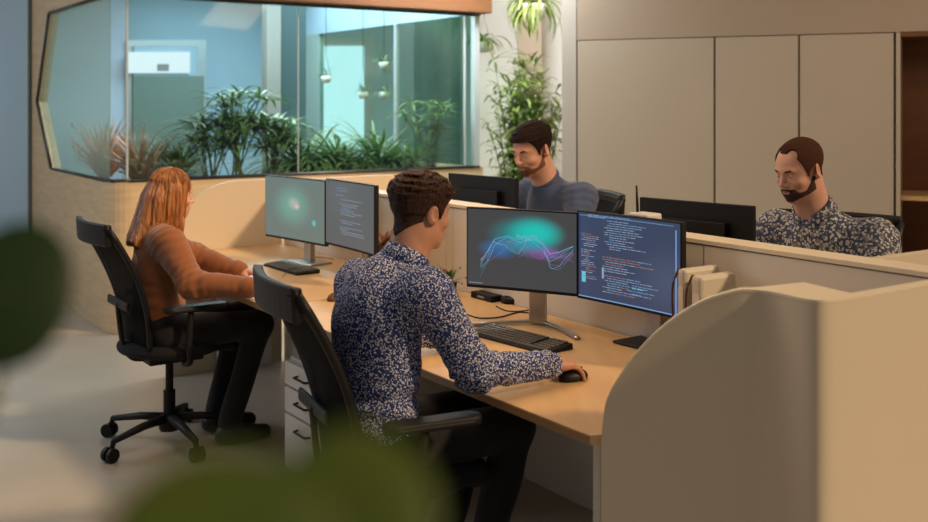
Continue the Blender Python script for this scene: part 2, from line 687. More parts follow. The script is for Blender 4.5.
def vf_obj(name, V, F, m, root, smooth=True):
    me = bpy.data.meshes.new(name)
    V = np.asarray(V) - np.array(root.location)
    me.from_pydata(V.tolist(), [], F.tolist())
    me.update()
    if smooth:
        me.polygons.foreach_set('use_smooth', [True] * len(me.polygons))
    me.materials.append(m)
    o = bpy.data.objects.new(name, me)
    COL.objects.link(o)
    o.parent = root
    return o


# ================================================================== STRUCTURE
struct(MB().box((0, 5, -0.05), (18, 18, 0.1)), 'floor', M['floor'])

# --- the glazed meeting room ("pod"): corner, left facet along D1, front facet along D2
A0, T0 = 7.34, 0.20
SILL, HEAD, TOPZ = 1.055, 2.37, 3.0
T1 = 3.30


def AT(a, t, z):
    x, y = W2(a, t)
    return Vector((x, y, z))


# rounded corner foot print of the front/left wall
def wall_run(z0, z1, th=0.09):
    out = [W2(10.6, T0), W2(A0 + 0.14, T0)]
    for k in range(1, 6):
        an = math.pi / 2 * k / 6
        out.append(W2(A0 + 0.14 - 0.14 * math.sin(an), T0 + 0.14 - 0.14 * math.cos(an)))
    out += [W2(A0, T0 + 0.14), W2(A0, T1), W2(A0 + th, T1), W2(A0 + th, T0 + 0.14 + th * .3), W2(A0 + 0.14 + th * .3, T0 + th), W2(10.6, T0 + th)]
    return out[::-1]


def pod_wall():
    mb = MB()
    # lower wall all round
    mb.prism(wall_run(0, SILL), 0, SILL)
    return mb


struct(pod_wall(), 'wall_glass_room', M['pod_wood'], 0.004)
# left facet: the wood around the pointed end of the window
nrm = Vector((D2[0], D2[1], 0))
A_SILL, A_TIP, A_HEAD = [at_of(pt(x, y, T0))[0] for x, y in ((51, 172), (37, 100), (49, 18))]
outl = [AT(10.6, T0, SILL), AT(A_SILL + .02, T0, SILL), AT(A_TIP + .02, T0, 1.62), AT(A_HEAD + .02, T0, HEAD), AT(10.6, T0, HEAD)]
struct(MB().slab(outl, nrm, 0.09), 'wall_glass_room_end', M['pod_wood'])
# header: pale on the left facet, amber beam over the front facet
struct(MB().slab([AT(10.6, T0, HEAD), AT(A0, T0, HEAD), AT(A0, T0, TOPZ), AT(10.6, T0, TOPZ)], nrm, 0.09), 'wall_header_left', M['pod_wood'])
bm_ = MB()
bm_.box((*W2(A0 - 0.02, (T0 + T1) / 2 - 0.0), (HEAD + TOPZ) / 2), (T1 - T0 + 0.1, 0.2, TOPZ - HEAD), ROW)
struct(bm_, 'trim_1', M['beam_wood'], 0.006)
# ceiling slab of the room
struct(MB().prism([W2(A0 - .1, T0 - .02), W2(A0 - .1, T1 + .02), W2(13.2, T1 + .02), W2(13.2, T0 - .02)], TOPZ, TOPZ + 0.08), 'ceiling_glass_room', M['wall_white'])

# window frame and glass
win = thing('window_1', None, None, AT(A0, T0, SILL))
del_keys = [k for k in ('label', 'category') if k in win]
win['kind'] = 'structure'
fr = MB()
edge = [AT(A0, T1, SILL + .01), AT(A0, T0 + 0.14, SILL + .01), AT(A0 + .05, T0 + .03, SILL + .01), AT(A0 + 0.14, T0, SILL + .01), AT(A_SILL, T0, SILL + .01),
        AT(A_TIP, T0, 1.62), AT(A_HEAD, T0, HEAD - .01), AT(A0 + .14, T0, HEAD - .01), AT(A0 + .05, T0 + .03, HEAD - .01), AT(A0, T0 + 0.14, HEAD - .01), AT(A0, T1, HEAD - .01)]
for p, q in zip(edge[:-1], edge[1:]):
    fr.tube([p, q], 0.013, 8)
part(fr, 'window_frame', M['dark_frame'], win, smooth=True)
mul = MB()
for tt in (T0 + 0.12, 3.16):
    mul.box((*W2(A0 + 0.02, tt), (SILL + HEAD) / 2), (0.012, 0.02, HEAD - SILL), ROW)
mul.box((*W2(A0 + 0.02, 1.62), (SILL + HEAD) / 2), (0.006, 0.012, HEAD - SILL), ROW)
mul.box((*W2(A0 + 0.02, T1 - .03), (SILL + HEAD) / 2), (0.05, 0.06, HEAD - SILL), ROW)
part(mul, 'window_mullion', M['pale_frame'], win)
g1 = MB().slab([AT(A0 + .03, T0 + .12, SILL), AT(A0 + .03, T1, SILL), AT(A0 + .03, T1, HEAD), AT(A0 + .03, T0 + .12, HEAD)], Vector((D1[0], D1[1], 0)), 0.01)
part(g1, 'glass_pane', M['glass'], win)
g2 = MB().slab([AT(A0 + .14, T0 + .03, SILL), AT(A_SILL, T0 + .03, SILL), AT(A_TIP, T0 + .03, 1.62), AT(A_HEAD, T0 + .03, HEAD), AT(A0 + .14, T0 + .03, HEAD)], nrm, 0.01)
part(g2, 'glass_pane', M['glass_milk'], win)

# right side of the glass room: tinted panes going back
struct(MB().box((*W2((A0 + 13) / 2, T1 + .01), (HEAD + TOPZ) / 2), (0.06, 13 - A0, TOPZ - HEAD), ROW), 'wall_header_side', M['wall_blue'])
struct(MB().box((*W2((10.4 + 13) / 2, T1 + .01), HEAD / 2), (0.06, 2.6, HEAD), ROW), 'wall_glass_room_side_back', M['wall_teal'])
struct(MB().box((*W2((A0 + 10.4) / 2, T1 + .01), 0.53), (0.06, 10.4 - A0, 1.06), ROW), 'wall_glass_room_side', M['pod_wood'])
gs = thing('window_2', None, None, AT(A0, T1, SILL))
gs['kind'] = 'structure'
part(MB().slab([AT(A0 + .1, T1, SILL), AT(10.4, T1, SILL), AT(10.4, T1, HEAD), AT(A0 + .1, T1, HEAD)], nrm, 0.01), 'glass_pane', M['glass_teal'], gs)
part(MB().box((*W2(A0 + 1.4, T1), (SILL + HEAD) / 2), (0.04, 0.05, HEAD - SILL), ROW), 'window_mullion', M['pale_frame'], gs)

# the room behind the glass
BK = 11.6
nb = Vector((D1[0], D1[1], 0))


def back_quad(x0, y0, x1, y1, a, th=0.05):
    p = [pa(x0, y1, a), pa(x1, y1, a), pa(x1, y0, a), pa(x0, y0, a)]
    return MB().slab(p, nb, th)


struct(MB().slab([AT(BK, -1.2, 0), AT(BK, 7.5, 0), AT(BK, 7.5, 3), AT(BK, -1.2, 3)], nb, 0.1), 'wall_far', M['wall_blue'])
struct(MB().slab([AT(10.6, T0, 0), AT(13, T0, 0), AT(13, T0, 3), AT(10.6, T0, 3)], nrm, 0.08), 'wall_glass_room_inner', M['wall_teal'])
d1_ = thing('door_1', None, None, pa(170, 120, BK - .06))
d1_['kind'] = 'structure'
part(back_quad(128, 40, 206, 175, BK - .06, 0.04), 'door_frame', M['pale_frame'], d1_)
part(back_quad(134, 46, 198, 175, BK - .10, 0.03), 'door_panel', M['wall_blue'], d1_)
w3 = thing('window_3', None, None, pa(160, 62, BK - .16))
w3['kind'] = 'structure'
part(back_quad(128, 52, 190, 73, BK - .16, 0.03), 'daylight_pane', M['window_light'], w3)
part(back_quad(158, 64, 169, 71, BK - .20, 0.03), 'latch', M['grey_metal'], w3)
scr = thing('privacy_screen', 'dark grey green freestanding screen behind the glass left of centre', 'screen', Vector(AT(10.3, 1.0, 0)))
p0, p1 = pa(133, 76, 10.3), pa(204, 76, 10.3)
part(MB().slab([(p0.x, p0.y, 0.12), (p1.x, p1.y, 0.12), (p1.x, p1.y, p1.z), (p0.x, p0.y, p0.z)], nb, 0.04), 'screen_panel', mat('green_grey_felt', srgb(100, 118, 112), 0.9), scr)
for p in (p0, p1):
    q = p0.lerp(p1, 0.12 if p is p0 else 0.88)
    part(MB().box((q.x, q.y, 0.06), (0.04, 0.4, 0.12), ROW), 'foot', M['grey_metal'], scr)
# partitions inside the glass room
tr = thing('partition_column', 'pale aluminium upright standing beside the dark tinted glass strip', 'column', AT(9.4, 2.0, 0))
q0, q1 = pa(267, 100, 9.4), pa(281, 100, 9.4)
part(MB().slab([(q0.x, q0.y, 0), (q1.x, q1.y, 0), (q1.x, q1.y, 2.98), (q0.x, q0.y, 2.98)], nb, 0.12), 'post', M['grey_metal'], tr)
q0, q1 = pa(282, 100, 9.6), pa(306, 100, 9.6)
part(MB().slab([(q0.x, q0.y, 0), (q1.x, q1.y, 0), (q1.x, q1.y, 2.98), (q0.x, q0.y, 2.98)], nb, 0.04), 'tinted_panel', mat('dark_teal_panel', srgb(70, 92, 94), 0.5), tr)
d2_ = thing('door_2', None, None, pa(344, 80, BK - .06))
d2_['kind'] = 'structure'
part(back_quad(316, 38, 374, 170, BK - .06, 0.04), 'door_frame', M['pale_frame'], d2_)
part(back_quad(322, 46, 364, 170, BK - .10, 0.03), 'daylight_pane', M['door_light'], d2_)
tr = thing('glass_partition', 'teal tinted glass partition behind the right part of the window', 'partition', AT(9.0, 3.0, 0))
for x0, x1, m in ((400, 413, 'pale_frame'), (415, 460, None), (461, 466, 'pale_frame')):
    q0, q1 = pa(x0, 100, 9.2), pa(x1, 100, 9.2)
    part(MB().slab([(q0.x, q0.y, 0), (q1.x, q1.y, 0), (q1.x, q1.y, 2.98), (q0.x, q0.y, 2.98)], nb, 0.03),
         'upright' if m else 'glass_pane', M[m] if m else mat('frosted_teal_glass', srgb(96, 140, 128), 0.3), tr)

# --- wall to the right of the glass room, bay with plants, pillar, cabinets
struct(MB().box((2.05, 10.3, 1.6), (3.9, 0.1, 3.2)), 'wall_plant_bay', M['wall_white'])
q0, q1 = py_(518, 80, 9.9), py_(541, 80, 9.9)
struct(MB().box(((q0.x + q1.x) / 2, 9.9, 1.6), (q1.x - q0.x, 0.12, 3.2)), 'trim_2', M['wall_warm'])
CA, CB = Vector((0.853, 7.9, 0)), Vector((2.88, 7.0, 0))
cdir = (CB - CA).normalized()
cn = Vector((cdir.y, -cdir.x, 0))       # towards the camera
CTOP = 2.08
# pillar left of the cabinets
pl0 = py_(562, 100, 7.95)
struct(MB().prism([(pl0.x, pl0.y), (CA.x - .005, CA.y), (CA.x + 0.16, CA.y + 0.6), (pl0.x + 0.16, pl0.y + 0.6)], 0, 4.4), 'wall_pillar', M['wall'])
# bulkhead over the cabinets, raised out of view to block the sun
far = CB + cdir * 2.4
struct(MB().prism([(CA.x, CA.y), (far.x, far.y), (far.x - cn.x * .6, far.y - cn.y * .6), (CA.x - cn.x * .6, CA.y - cn.y * .6)], CTOP + 0.003, 4.4), 'wall_back', M['wall_warm'])
struct(MB().prism([(CA.x - cn.x * .62, CA.y - cn.y * .62), (far.x - cn.x * .62, far.y - cn.y * .62), (far.x - cn.x * .7, far.y - cn.y * .7), (CA.x - cn.x * .7, CA.y - cn.y * .7)], 0, 4.4), 'wall_behind_cabinets', M['wall_warm'])  # raised out of view as well, to keep sun off the glass room


def on_cab(px):
    """distance along the cabinet front for a pixel column"""
    r = ray(px, 120)
    # solve CA + s*cdir on ray
    s = (CA.y * r[0] - CA.x * r[1]) / (cdir.x * r[1] - cdir.y * r[0])
    return s


def cabinet(px0, px1, label, split=None):
    s0, s1 = on_cab(px0), on_cab(px1)
    a = CA + cdir * s0
    w = s1 - s0
    root = thing('tall_cabinet', label, 'cabinet', a, math.atan2(cdir.y, cdir.x), 'tall cream cabinets along the back wall')
    MB().box((w / 2, 0.30, CTOP / 2 + .03), (w - 0.002, 0.56, CTOP - 0.06)).build('body', M['cabinet'], root)
    MB().box((w / 2, 0.30, 0.03), (w - 0.04, 0.5, 0.06)).build('plinth', M['charcoal'], root)
    MB().box((w / 2, 0.01, CTOP / 2 + .03), (w - 0.008, 0.02, CTOP - 0.07)).build('door', M['cabinet'], root, bevel=0.002)
    return root


cabinet(577, 714, 'widest tall cream cabinet, behind the man in the blue sweater')
cabinet(715, 798.5, 'tall cream cabinet in the middle of the back row, left of the bearded man')
cabinet(799.5, 894, 'tall cream cabinet behind the bearded man, next to the wood bookcase')
# bookcase
s0, s1 = on_cab(896), on_cab(896) + 1.3
bc = thing('open_bookcase', 'open orange brown wooden bookcase at the right edge of the back wall', 'bookcase', CA + cdir * s0, math.atan2(cdir.y, cdir.x))
w = s1 - s0
MB().box((0.014, 0.29, CTOP / 2), (0.028, 0.58, CTOP)).build('side_panel', M['cabinet'], bc, bevel=.002)
MB().box((w - 0.014, 0.29, CTOP / 2), (0.028, 0.58, CTOP)).build('side_panel', M['shelf_wood'], bc, bevel=.002)
MB().box((w / 2, 0.57, CTOP / 2), (w - .056, 0.02, CTOP)).build('back_panel', M['shelf_wood'], bc)
MB().box((w / 2, 0.29, CTOP - .015), (w - .056, 0.58, 0.03)).build('top_panel', M['shelf_wood'], bc)
zs = py_(910, 199, 6.95).z
for z in (0.05, 0.5, zs):
    MB().box((w / 2, 0.30, z), (w - .058, 0.52, 0.03)).build('shelf', M['desk'], bc, bevel=.002)

# left wall strip
q0 = py_(30, 100, 9.3)
struct(MB().box((q0.x - 1.5, 9.3, 1.5), (3.0, 0.1, 3.0)), 'wall_left', M['wall_blue'])

# ================================================================== DESKS
DZ = 0.73
DEPTH = 0.90
# near curved screen: top edge traced in plan, height falls to the desk at its free end
prof_px = [(601, 441), (604.5, 409), (610, 392), (619, 377), (630, 361), (641.5, 347.5), (655, 334), (669.5, 322), (686, 311), (703, 301.6), (722, 295), (742, 290.6)]
flat_px = [(755, 290.9), (767, 292.0), (780, 294.2), (793, 297.3), (807, 300.3), (821, 301.6), (835, 300.3), (849, 298), (870, 294.5), (899, 289.2), (928, 284)]
SCZ = 1.13
Pend = pz(742, 290.6, SCZ)
Pst = pz(600.5, 440, DZ - .01)
path = []
for (x, y) in prof_px:
    r = ray(x, y)
    dx, dy = Pend.x - Pst.x, Pend.y - Pst.y
    s = (Pst.y * r[0] - Pst.x * r[1]) / (dx * r[1] - dy * r[0])
    X, Y = Pst.x + dx * s, Pst.y + dy * s
    path.append(Vector((X, Y, min(SCZ, EYE + r[2] * (Y / r[1])))))
for (x, y) in flat_px:
    path.append(pz(x, y, SCZ))
e = (path[-1] - path[-3]).normalized()
path.append(path[-1] + e * 0.35)
path.append(path[-1] + e * 0.9)
path = smooth_path(path, 4)
for _ in range(5):
    nx = [p.copy() for p in path]
    for i in range(1, len(path) - 1):
        nx[i].x = path[i].x * .5 + (path[i - 1].x + path[i + 1].x) * .25
        nx[i].y = path[i].y * .5 + (path[i - 1].y + path[i + 1].y) * .25
    path = nx


def screen_mesh(path, th, zb=0.0):
    n = len(path)
    off = []
    for i, p in enumerate(path):
        d = path[min(i + 1, n - 1)] - path[max(i - 1, 0)]
        d.z = 0
        d.normalize()
        off.append(Vector((-d.y, d.x, 0)) * th)
    mb = MB()
    vs = []
    for p, o in zip(path, off):
        vs += [Vector((p.x, p.y, zb)), p, p + o, Vector((p.x + o.x, p.y + o.y, zb))]
    fs = []
    for i in range(n - 1):
        for k in range(4):
            a, b = i * 4 + k, i * 4 + (k + 1) % 4
            fs.append((a, a + 4, b + 4, b))
    fs.append((0, 1, 2, 3))
    fs.append((4 * n - 1, 4 * n - 2, 4 * n - 3, 4 * n - 4))
    return mb.add(vs, fs), off


root = thing('curved_desk_screen', 'large cream end screen with rounded corner in the right foreground', 'screen', (path[0].x, path[0].y, 0))
mb, off = screen_mesh([p.copy() for p in path], 0.028)
o = part(mb, 'panel', M['laminate'], root, smooth=True)
o.data.set_sharp_from_angle(angle=math.radians(35)) if hasattr(o.data, 'set_sharp_from_angle') else None
ed = MB()
vs, fs = [], []
for p, o_ in zip(path, off):
    q = p - o_ * 0.04
    r_ = p + o_ * 1.04
    vs += [q + Vector((0, 0, -.004)), q + Vector((0, 0, .003)), r_ + Vector((0, 0, .003)), r_ + Vector((0, 0, -.004))]
n = len(path)
for i in range(n - 1):
    for k in range(4):
        a, b = i * 4 + k, i * 4 + (k + 1) % 4
        fs.append((a, a + 4, b + 4, b))
fs += [(0, 1, 2, 3), (4 * n - 1, 4 * n - 2, 4 * n - 3, 4 * n - 4)]
part(ed.add(vs, fs), 'edge_band', M['laminate_edge'], root)

# corner column behind the screen with its pale top
cp = [pz(748, 288.2, SCZ), pz(776, 291, SCZ), pz(800, 297, SCZ), pz(824, 299.2, SCZ), pz(846, 297.2, SCZ), pz(857, 294.8, SCZ), pz(804, 282.6, SCZ)]
root = thing('corner_column', 'pale topped service column filling the bend behind the curved end screen', 'column', (cp[0].x, cp[0].y, 0))
part(MB().prism([(p.x, p.y) for p in cp], 0, SCZ - .015), 'body', M['divider'], root)
part(MB().prism([(p.x, p.y) for p in cp], SCZ - .0149, SCZ + .001), 'top_cap', M['laminate_edge'], root)

# far end screen
fp = []
AE = 6.04
for k in range(0, 13):
    an = math.pi / 2 * k / 12
    fp.append(AT(AE, 0.62 - 0.45 * math.cos(an), DZ - .03 + (SCZ + .005 - DZ + .03) * math.sin(an)))
fp += [AT(AE, t, SCZ + .005) for t in (0.7, 0.80, DEPTH - 0.005)]
root = thing('curved_desk_screen', 'cream end screen with rounded corner closing the far end of the desk row', 'screen', (fp[0].x, fp[0].y, 0))
mb, off = screen_mesh([p.copy() for p in fp], 0.028)
part(mb, 'panel', M['laminate'], root)

# central divider
DT0, DT1 = DEPTH + .003, DEPTH + .12
root = thing('desk_divider', 'long white divider running between the two rows of desks', 'divider', (*W2(4, DEPTH), 0))
cuts = [1.63, 2.54, 4.12, 4.18, 4.9, AE]
for a0, a1 in zip(cuts[:-1], cuts[1:]):
    part(MB().box((*W2((a0 + a1) / 2, (DT0 + DT1) / 2), SCZ / 2 - .01), (DT1 - DT0 - .01, a1 - a0 - .006, SCZ - .02), ROW), 'panel', M['divider'], root, bevel=.002)
part(MB().box((*W2((cuts[0] + AE) / 2, (DT0 + DT1) / 2), SCZ - .008), (DT1 - DT0, AE - cuts[0], .016), ROW), 'top_rail', M['laminate_edge'], root, bevel=.002)
# far half of the divider screen: opposite end screens
for a_, lb in ((1.95, 'cream end screen across the divider, beside the bearded man'), (AE, 'cream end screen across the divider, at the far end near the glass room')):
    root = thing('end_screen', lb, 'screen', (*W2(a_, 1.2), 0))
    part(MB().box((*W2(a_, DT1 + .45), SCZ / 2), (.88, .028, SCZ), ROW), 'panel', M['laminate'], root, bevel=.002)


def desk(a0, a1, t0, t1, label, near_clip=None, legs=(True, True)):
    cx, cy = W2((a0 + a1) / 2, (t0 + t1) / 2)
    root = thing('office_desk', label, 'desk', (cx, cy, 0), 0, 'desks of the workstation group')
    poly = near_clip or [W2(a0, t0), W2(a0, t1), W2(a1, t1), W2(a1, t0)]
    part(MB().prism(poly, DZ - .025, DZ), 'desktop', M['desk'], root)
    ebt = t0 if t0 < .5 else t1
    part(MB().box((*W2((a0 + a1) / 2, ebt + (-.0015 if t0 < .5 else .0015)), DZ - .0125), (.003, a1 - a0, .024), ROW), 'edge_band', M['desk_edge'], root)
    for flag, a in zip(legs, (a0 + .04, a1 - .04)):
        if flag:
            ins = .12 if (a < 2.5 or t0 > .5) else .56
            part(MB().box((*W2(a, (t0 + t1) / 2 + (.0 if ins < .5 else .18)), (DZ - .03) / 2), (t1 - t0 - ins, .03, DZ - .03), ROW), 'leg_panel', M['white_metal'], root, bevel=.002)
    tb = t1 - .08 if t0 < .5 else t0 + .08
    part(MB().box((*W2((a0 + a1) / 2, tb), 0.52), (.02, a1 - a0 - .12, .38), ROW), 'modesty_panel', M['under_panel'], root)
    return root


AM = 4.20
near = [W2(2.09, 0.002), W2(AM, 0.002), W2(AM, DEPTH), W2(1.98, DEPTH), W2(1.98, .75), W2(1.90, .44), W2(1.93, .30), W2(2.05, .10)]
desk(2.09, AM - .003, 0, DEPTH, 'oak topped desk where the man in the patterned navy shirt works', [near[0], near[7], near[6], near[5], near[4], near[3], W2(AM - .002, DEPTH), W2(AM - .002, .002)])
desk(AM + .003, AE - .004, 0, DEPTH, 'oak topped desk where the red haired woman works')
desk(1.99, AM - .003, DT1 + .004, DT1 + .84, 'oak topped desk in front of the bearded man, across the divider')
desk(AM + .003, AE - .03, DT1 + .004, DT1 + .84, 'oak topped desk in front of the man in the blue sweater, across the divider')


def pedestal(a0, a1, t0, t1, zt, label):
    cx, cy = W2((a0 + a1) / 2, (t0 + t1) / 2)
    root = thing('drawer_pedestal', label, 'drawer unit', (cx, cy, 0), ROW, 'white drawer pedestals under the desks')
    w, d = a1 - a0, t1 - t0
    MB().box((.01, 0, zt / 2 + .02), (d - .02, w, zt - .04)).build('body', M['white_metal'], root, bevel=.003)
    hs = [(0.05, zt * .55), (zt * .56, zt * .77), (zt * .78, zt - .01)]
    for z0, z1 in hs:
        dr = MB().box((-d / 2 + .002, 0, (z0 + z1) / 2), (.018, w - .008, z1 - z0 - .006)).build('drawer', M['white_metal'], root, bevel=.002)
        zc = z1 - .045
        MB().tube([(-d / 2 - .006, -.06, zc), (-d / 2 - .03, -.05, zc), (-d / 2 - .03, .05, zc), (-d / 2 - .006, .06, zc)], .005, 8).build('handle', M['charcoal'], dr)
    for sx in (-1, 1):
        for sy in (-1, 1):
            MB().tube([(sx * (d / 2 - .05), sy * (w / 2 - .04) - .01, .022), (sx * (d / 2 - .05), sy * (w / 2 - .04) + .01, .022)], .022, 12).build('caster', M['black'], root)
    return root


pedestal(3.74, 4.13, .06, .62, 0.52, 'white drawer pedestal under the desk between the woman and the man in navy')


# ================================================================== MONITORS
def screen_material(kind):
    m = bpy.data.materials.new('screen_' + kind)
    m.use_nodes = True
    nt = m.node_tree
    N, L = nt.nodes, nt.links
    p = N['Principled BSDF']
    p.inputs['Base Color'].default_value = (0.012, 0.012, 0.014, 1)
    p.inputs['Roughness'].default_value = 0.38
    p.inputs['Emission Strength'].default_value = 1.0
    tc = N.new('ShaderNodeTexCoord')          # object coordinates: x across, z up, metres

    def blob(cx, cz, rx, rz, col, inner=0.0, nz=0.0):
        mp = N.new('ShaderNodeMapping')
        mp.inputs['Location'].default_value = (-cx / rx, 0, -cz / rz)
        mp.inputs['Scale'].default_value = (1 / rx, 0, 1 / rz)
        L.new(tc.outputs['Object'], mp.inputs[0])
        ln = N.new('ShaderNodeVectorMath')
        ln.operation = 'LENGTH'
        L.new(mp.outputs[0], ln.inputs[0])
        rp = N.new('ShaderNodeMapRange')
        rp.interpolation_type = 'SMOOTHSTEP'
        rp.inputs[1].default_value = 1.0
        rp.inputs[2].default_value = inner
        L.new(ln.outputs[1], rp.inputs[0])
        out = rp.outputs[0]
        if nz:
            n = N.new('ShaderNodeTexNoise')
            n.inputs['Scale'].default_value = 14
            L.new(tc.outputs['Object'], n.inputs[0])
            mu = N.new('ShaderNodeMath')
            mu.operation = 'MULTIPLY'
            L.new(out, mu.inputs[0])
            L.new(n.outputs[0], mu.inputs[1])
            m2 = N.new('ShaderNodeMath')
            m2.operation = 'MULTIPLY'
            m2.inputs[1].default_value = nz
            m2.use_clamp = True
            L.new(mu.outputs[0], m2.inputs[0])
            out = m2.outputs[0]
        return out, col

    def chain(base, blobs):
        last = None
        for out, col in blobs:
            mx = N.new('ShaderNodeMix')
            mx.data_type = 'RGBA'
            L.new(out, mx.inputs[0])
            if last is None:
                mx.inputs[6].default_value = base
            else:
                L.new(last, mx.inputs[6])
            mx.inputs[7].default_value = col
            last = mx.outputs[2]
        L.new(last, p.inputs['Emission Color'])

    if kind == 'wallpaper_wave':
        chain(srgb(62, 64, 66), [
            blob(0.02, 0.06, 0.19, 0.09, srgb(24, 140, 142), 0.1),
            blob(0.06, 0.07, 0.14, 0.075, srgb(22, 186, 176), 0.15),
            blob(-.10, 0.0, 0.10, 0.05, srgb(40, 110, 170), 0.1, 1.6),
            blob(0.10, -0.005, 0.14, 0.035, srgb(126, 84, 150), 0.1, 1.5),
            blob(0.0, 0.02, 0.16, 0.035, srgb(50, 140, 170), 0.1, 1.3)])
    elif kind == 'wallpaper_galaxy':
        chain(srgb(104, 118, 112), [
            blob(-0.02, 0.02, 0.24, 0.15, srgb(112, 158, 144), 0.1),
            blob(-0.01, 0.03, 0.08, 0.045, srgb(176, 182, 172), 0.1, 1.6),
            blob(0.02, 0.015, 0.035, 0.02, srgb(226, 176, 176), 0.1),
            blob(0.19, -0.06, 0.03, 0.025, srgb(90, 190, 196), 0.1)])
    elif kind == 'editor_blue':
        chain(srgb(44, 60, 88), [
            blob(-.27, 0.0, 0.12, 0.3, srgb(50, 66, 98), 0.2),
            blob(0.2, -0.05, 0.2, 0.16, srgb(62, 76, 102), 0.0)])
    else:
        chain(srgb(84, 90, 92), [blob(-.1, 0.1, 0.3, 0.2, srgb(92, 98, 98), 0.0)])
    return m


SM = {k: screen_material(k) for k in ('wallpaper_wave', 'wallpaper_galaxy', 'editor_blue', 'editor_grey')}
TXT = {'w': emit_mat('text_white', srgb(150, 166, 186), 0.9), 'b': emit_mat('text_blue', srgb(120, 156, 200), 0.9),
       'o': emit_mat('text_orange', srgb(176, 122, 110), 0.8), 'c': emit_mat('text_cyan', srgb(96, 190, 206), 1.0),
       'e': emit_mat('window_edge', srgb(120, 160, 214), 0.9)}


def monitor(x, y, z, yaw_deg, label, w=0.54, h=0.335, screen=None, tilt=-0.03, content=None, foot='plate', group='monitors on the desks', neck_off=0.0, badge=False):
    """local frame: screen faces -y, x runs to the viewer's right"""
    root = thing('computer_monitor', label, 'monitor', (x, y, DZ), math.radians(yaw_deg), group)
    zc = z - DZ
    body = MB()
    nseg = 12
    vs, fs = [], []
    curve = 0.006
    for i in range(nseg + 1):
        u = -1 + 2 * i / nseg
        yy = -curve * u * u
        for zz in (-1, 1):
            vs.append((u * w / 2, yy - .008, zc + zz * h / 2))
        for zz in (1, -1):
            vs.append((u * w / 2 * (1 if abs(u) < 1 else 1), yy + .016, zc + zz * h / 2))
    for i in range(nseg):
        for k in range(4):
            a, b = i * 4 + k, i * 4 + (k + 1) % 4
            fs.append((a, b, b + 4, a + 4))
    fs += [(3, 2, 1, 0), (nseg * 4, nseg * 4 + 1, nseg * 4 + 2, nseg * 4 + 3)]
    body.add(vs, fs)
    body.box((0, .026, zc), (w * .62, .034, h * .6))
    body.build('housing', M['black'], root, bevel=.003)
    # display surface
    if screen:
        vs, fs = [], []
        wi, hi = w - .012, h - .018
        for i in range(nseg + 1):
            u = -1 + 2 * i / nseg
            for zz in (-1, 1):
                vs.append((u * wi / 2, -curve * u * u - .0088, zz * hi / 2 + .003))
        for i in range(nseg):
            a = i * 2
            fs.append((a, a + 2, a + 3, a + 1))
        s = MB().add(vs, fs).build('display', SM[screen], root, smooth=True)
        s.location = (0, 0, zc)
        if content:
            content(s, wi, hi, lambda u: -curve * u * u - .0094)
    # stand
    MB().box((neck_off, .055, zc - .01), (.09, .03, .09)).build('mount', M['silver'], root, bevel=.003)
    MB().box((neck_off, .085, (zc + .03) / 2 + .004), (.068, .03, zc + .03), 0).build('stand_neck', M['silver'], root, bevel=.004)
    if foot in ('plate', 'shadow_plate'):
        MB().box((neck_off, .07, .006), (.24, .17, .010)).build('stand_foot', M['silver'] if foot == 'plate' else M['charcoal'], root, bevel=.004)  # charcoal foot carries the shadow lines on the desk in its colour
    else:
        f = MB()
        for sx in (-1, 1):
            f.tube(smooth_path([(neck_off + sx * .02, .09, .012), (neck_off + sx * .12, .02, .010), (neck_off + sx * .24, -.10, .007)], 6), .012, 8, flat=.6)
        f.build('stand_foot', M['silver'], root, smooth=True)
    if badge:
        MB().box((0, .0445, zc + .03), (.07, .003, .018)).build('badge', M['logo'], root)
    return root


def wave_lines(s, wi, hi, yf):
    rnd = random.Random(3)

    def ribbon(mb, pts, w_):
        for (x0, z0), (x1, z1) in zip(pts[:-1], pts[1:]):
            dx, dz = x1 - x0, z1 - z0
            l = math.hypot(dx, dz) or 1
            nx, nz = -dz / l * w_, dx / l * w_
            y0, y1 = yf(x0 / wi * 2), yf(x1 / wi * 2)
            mb.add([(x0 - nx, y0, z0 - nz), (x1 - nx, y1, z1 - nz), (x1 + nx, y1, z1 + nz), (x0 + nx, y0, z0 + nz)], [(0, 1, 2, 3)])
    kx = wi / .53
    key = [(-.20, -.055), (-.165, -.02), (-.13, .035), (-.07, .055), (-.01, .035), (.02, .045), (.06, .05), (.11, .03), (.14, -.01), (.19, .0), (.25, .025)]
    a, b, c = MB(), MB(), MB()
    for j in range(9):
        pts = []
        ph = rnd.uniform(0, 6)
        for i in range(60):
            u = i / 59
            k = u * (len(key) - 1)
            i0 = min(int(k), len(key) - 2)
            f = k - i0
            f = f * f * (3 - 2 * f)
            x = key[i0][0] * (1 - f) + key[i0 + 1][0] * f
            z = key[i0][1] * (1 - f) + key[i0 + 1][1] * f
            am = .006 + j * .0042
            z += am * math.sin(ph + u * (7 + j)) - j * .0035
            pts.append((x * kx, z))
        ribbon((a, b, c)[j % 3], pts, .0005 if j else .0008)
    jag = []
    for i in range(26):
        jag.append((-.02 + i * .0035, .05 + rnd.uniform(-.012, .014)))
    ribbon(a, jag, .0008)
    a.build('cyan_wave_lines', TXT['c'], s)
    b.build('blue_wave_lines', emit_mat('wave_blue', srgb(90, 150, 205), .8), s)
    c.build('violet_wave_lines', emit_mat('wave_violet', srgb(170, 110, 190), .8), s)
    bar = MB()
    for i in range(5):
        bar.add([(-.222 + i * .012, yf(-.95), -.140), (-.214 + i * .012, yf(-.93), -.140), (-.214 + i * .012, yf(-.93), -.137), (-.222 + i * .012, yf(-.95), -.137)], [(0, 1, 2, 3)])
    bar.build('task_bar_marks', TXT['w'], s)


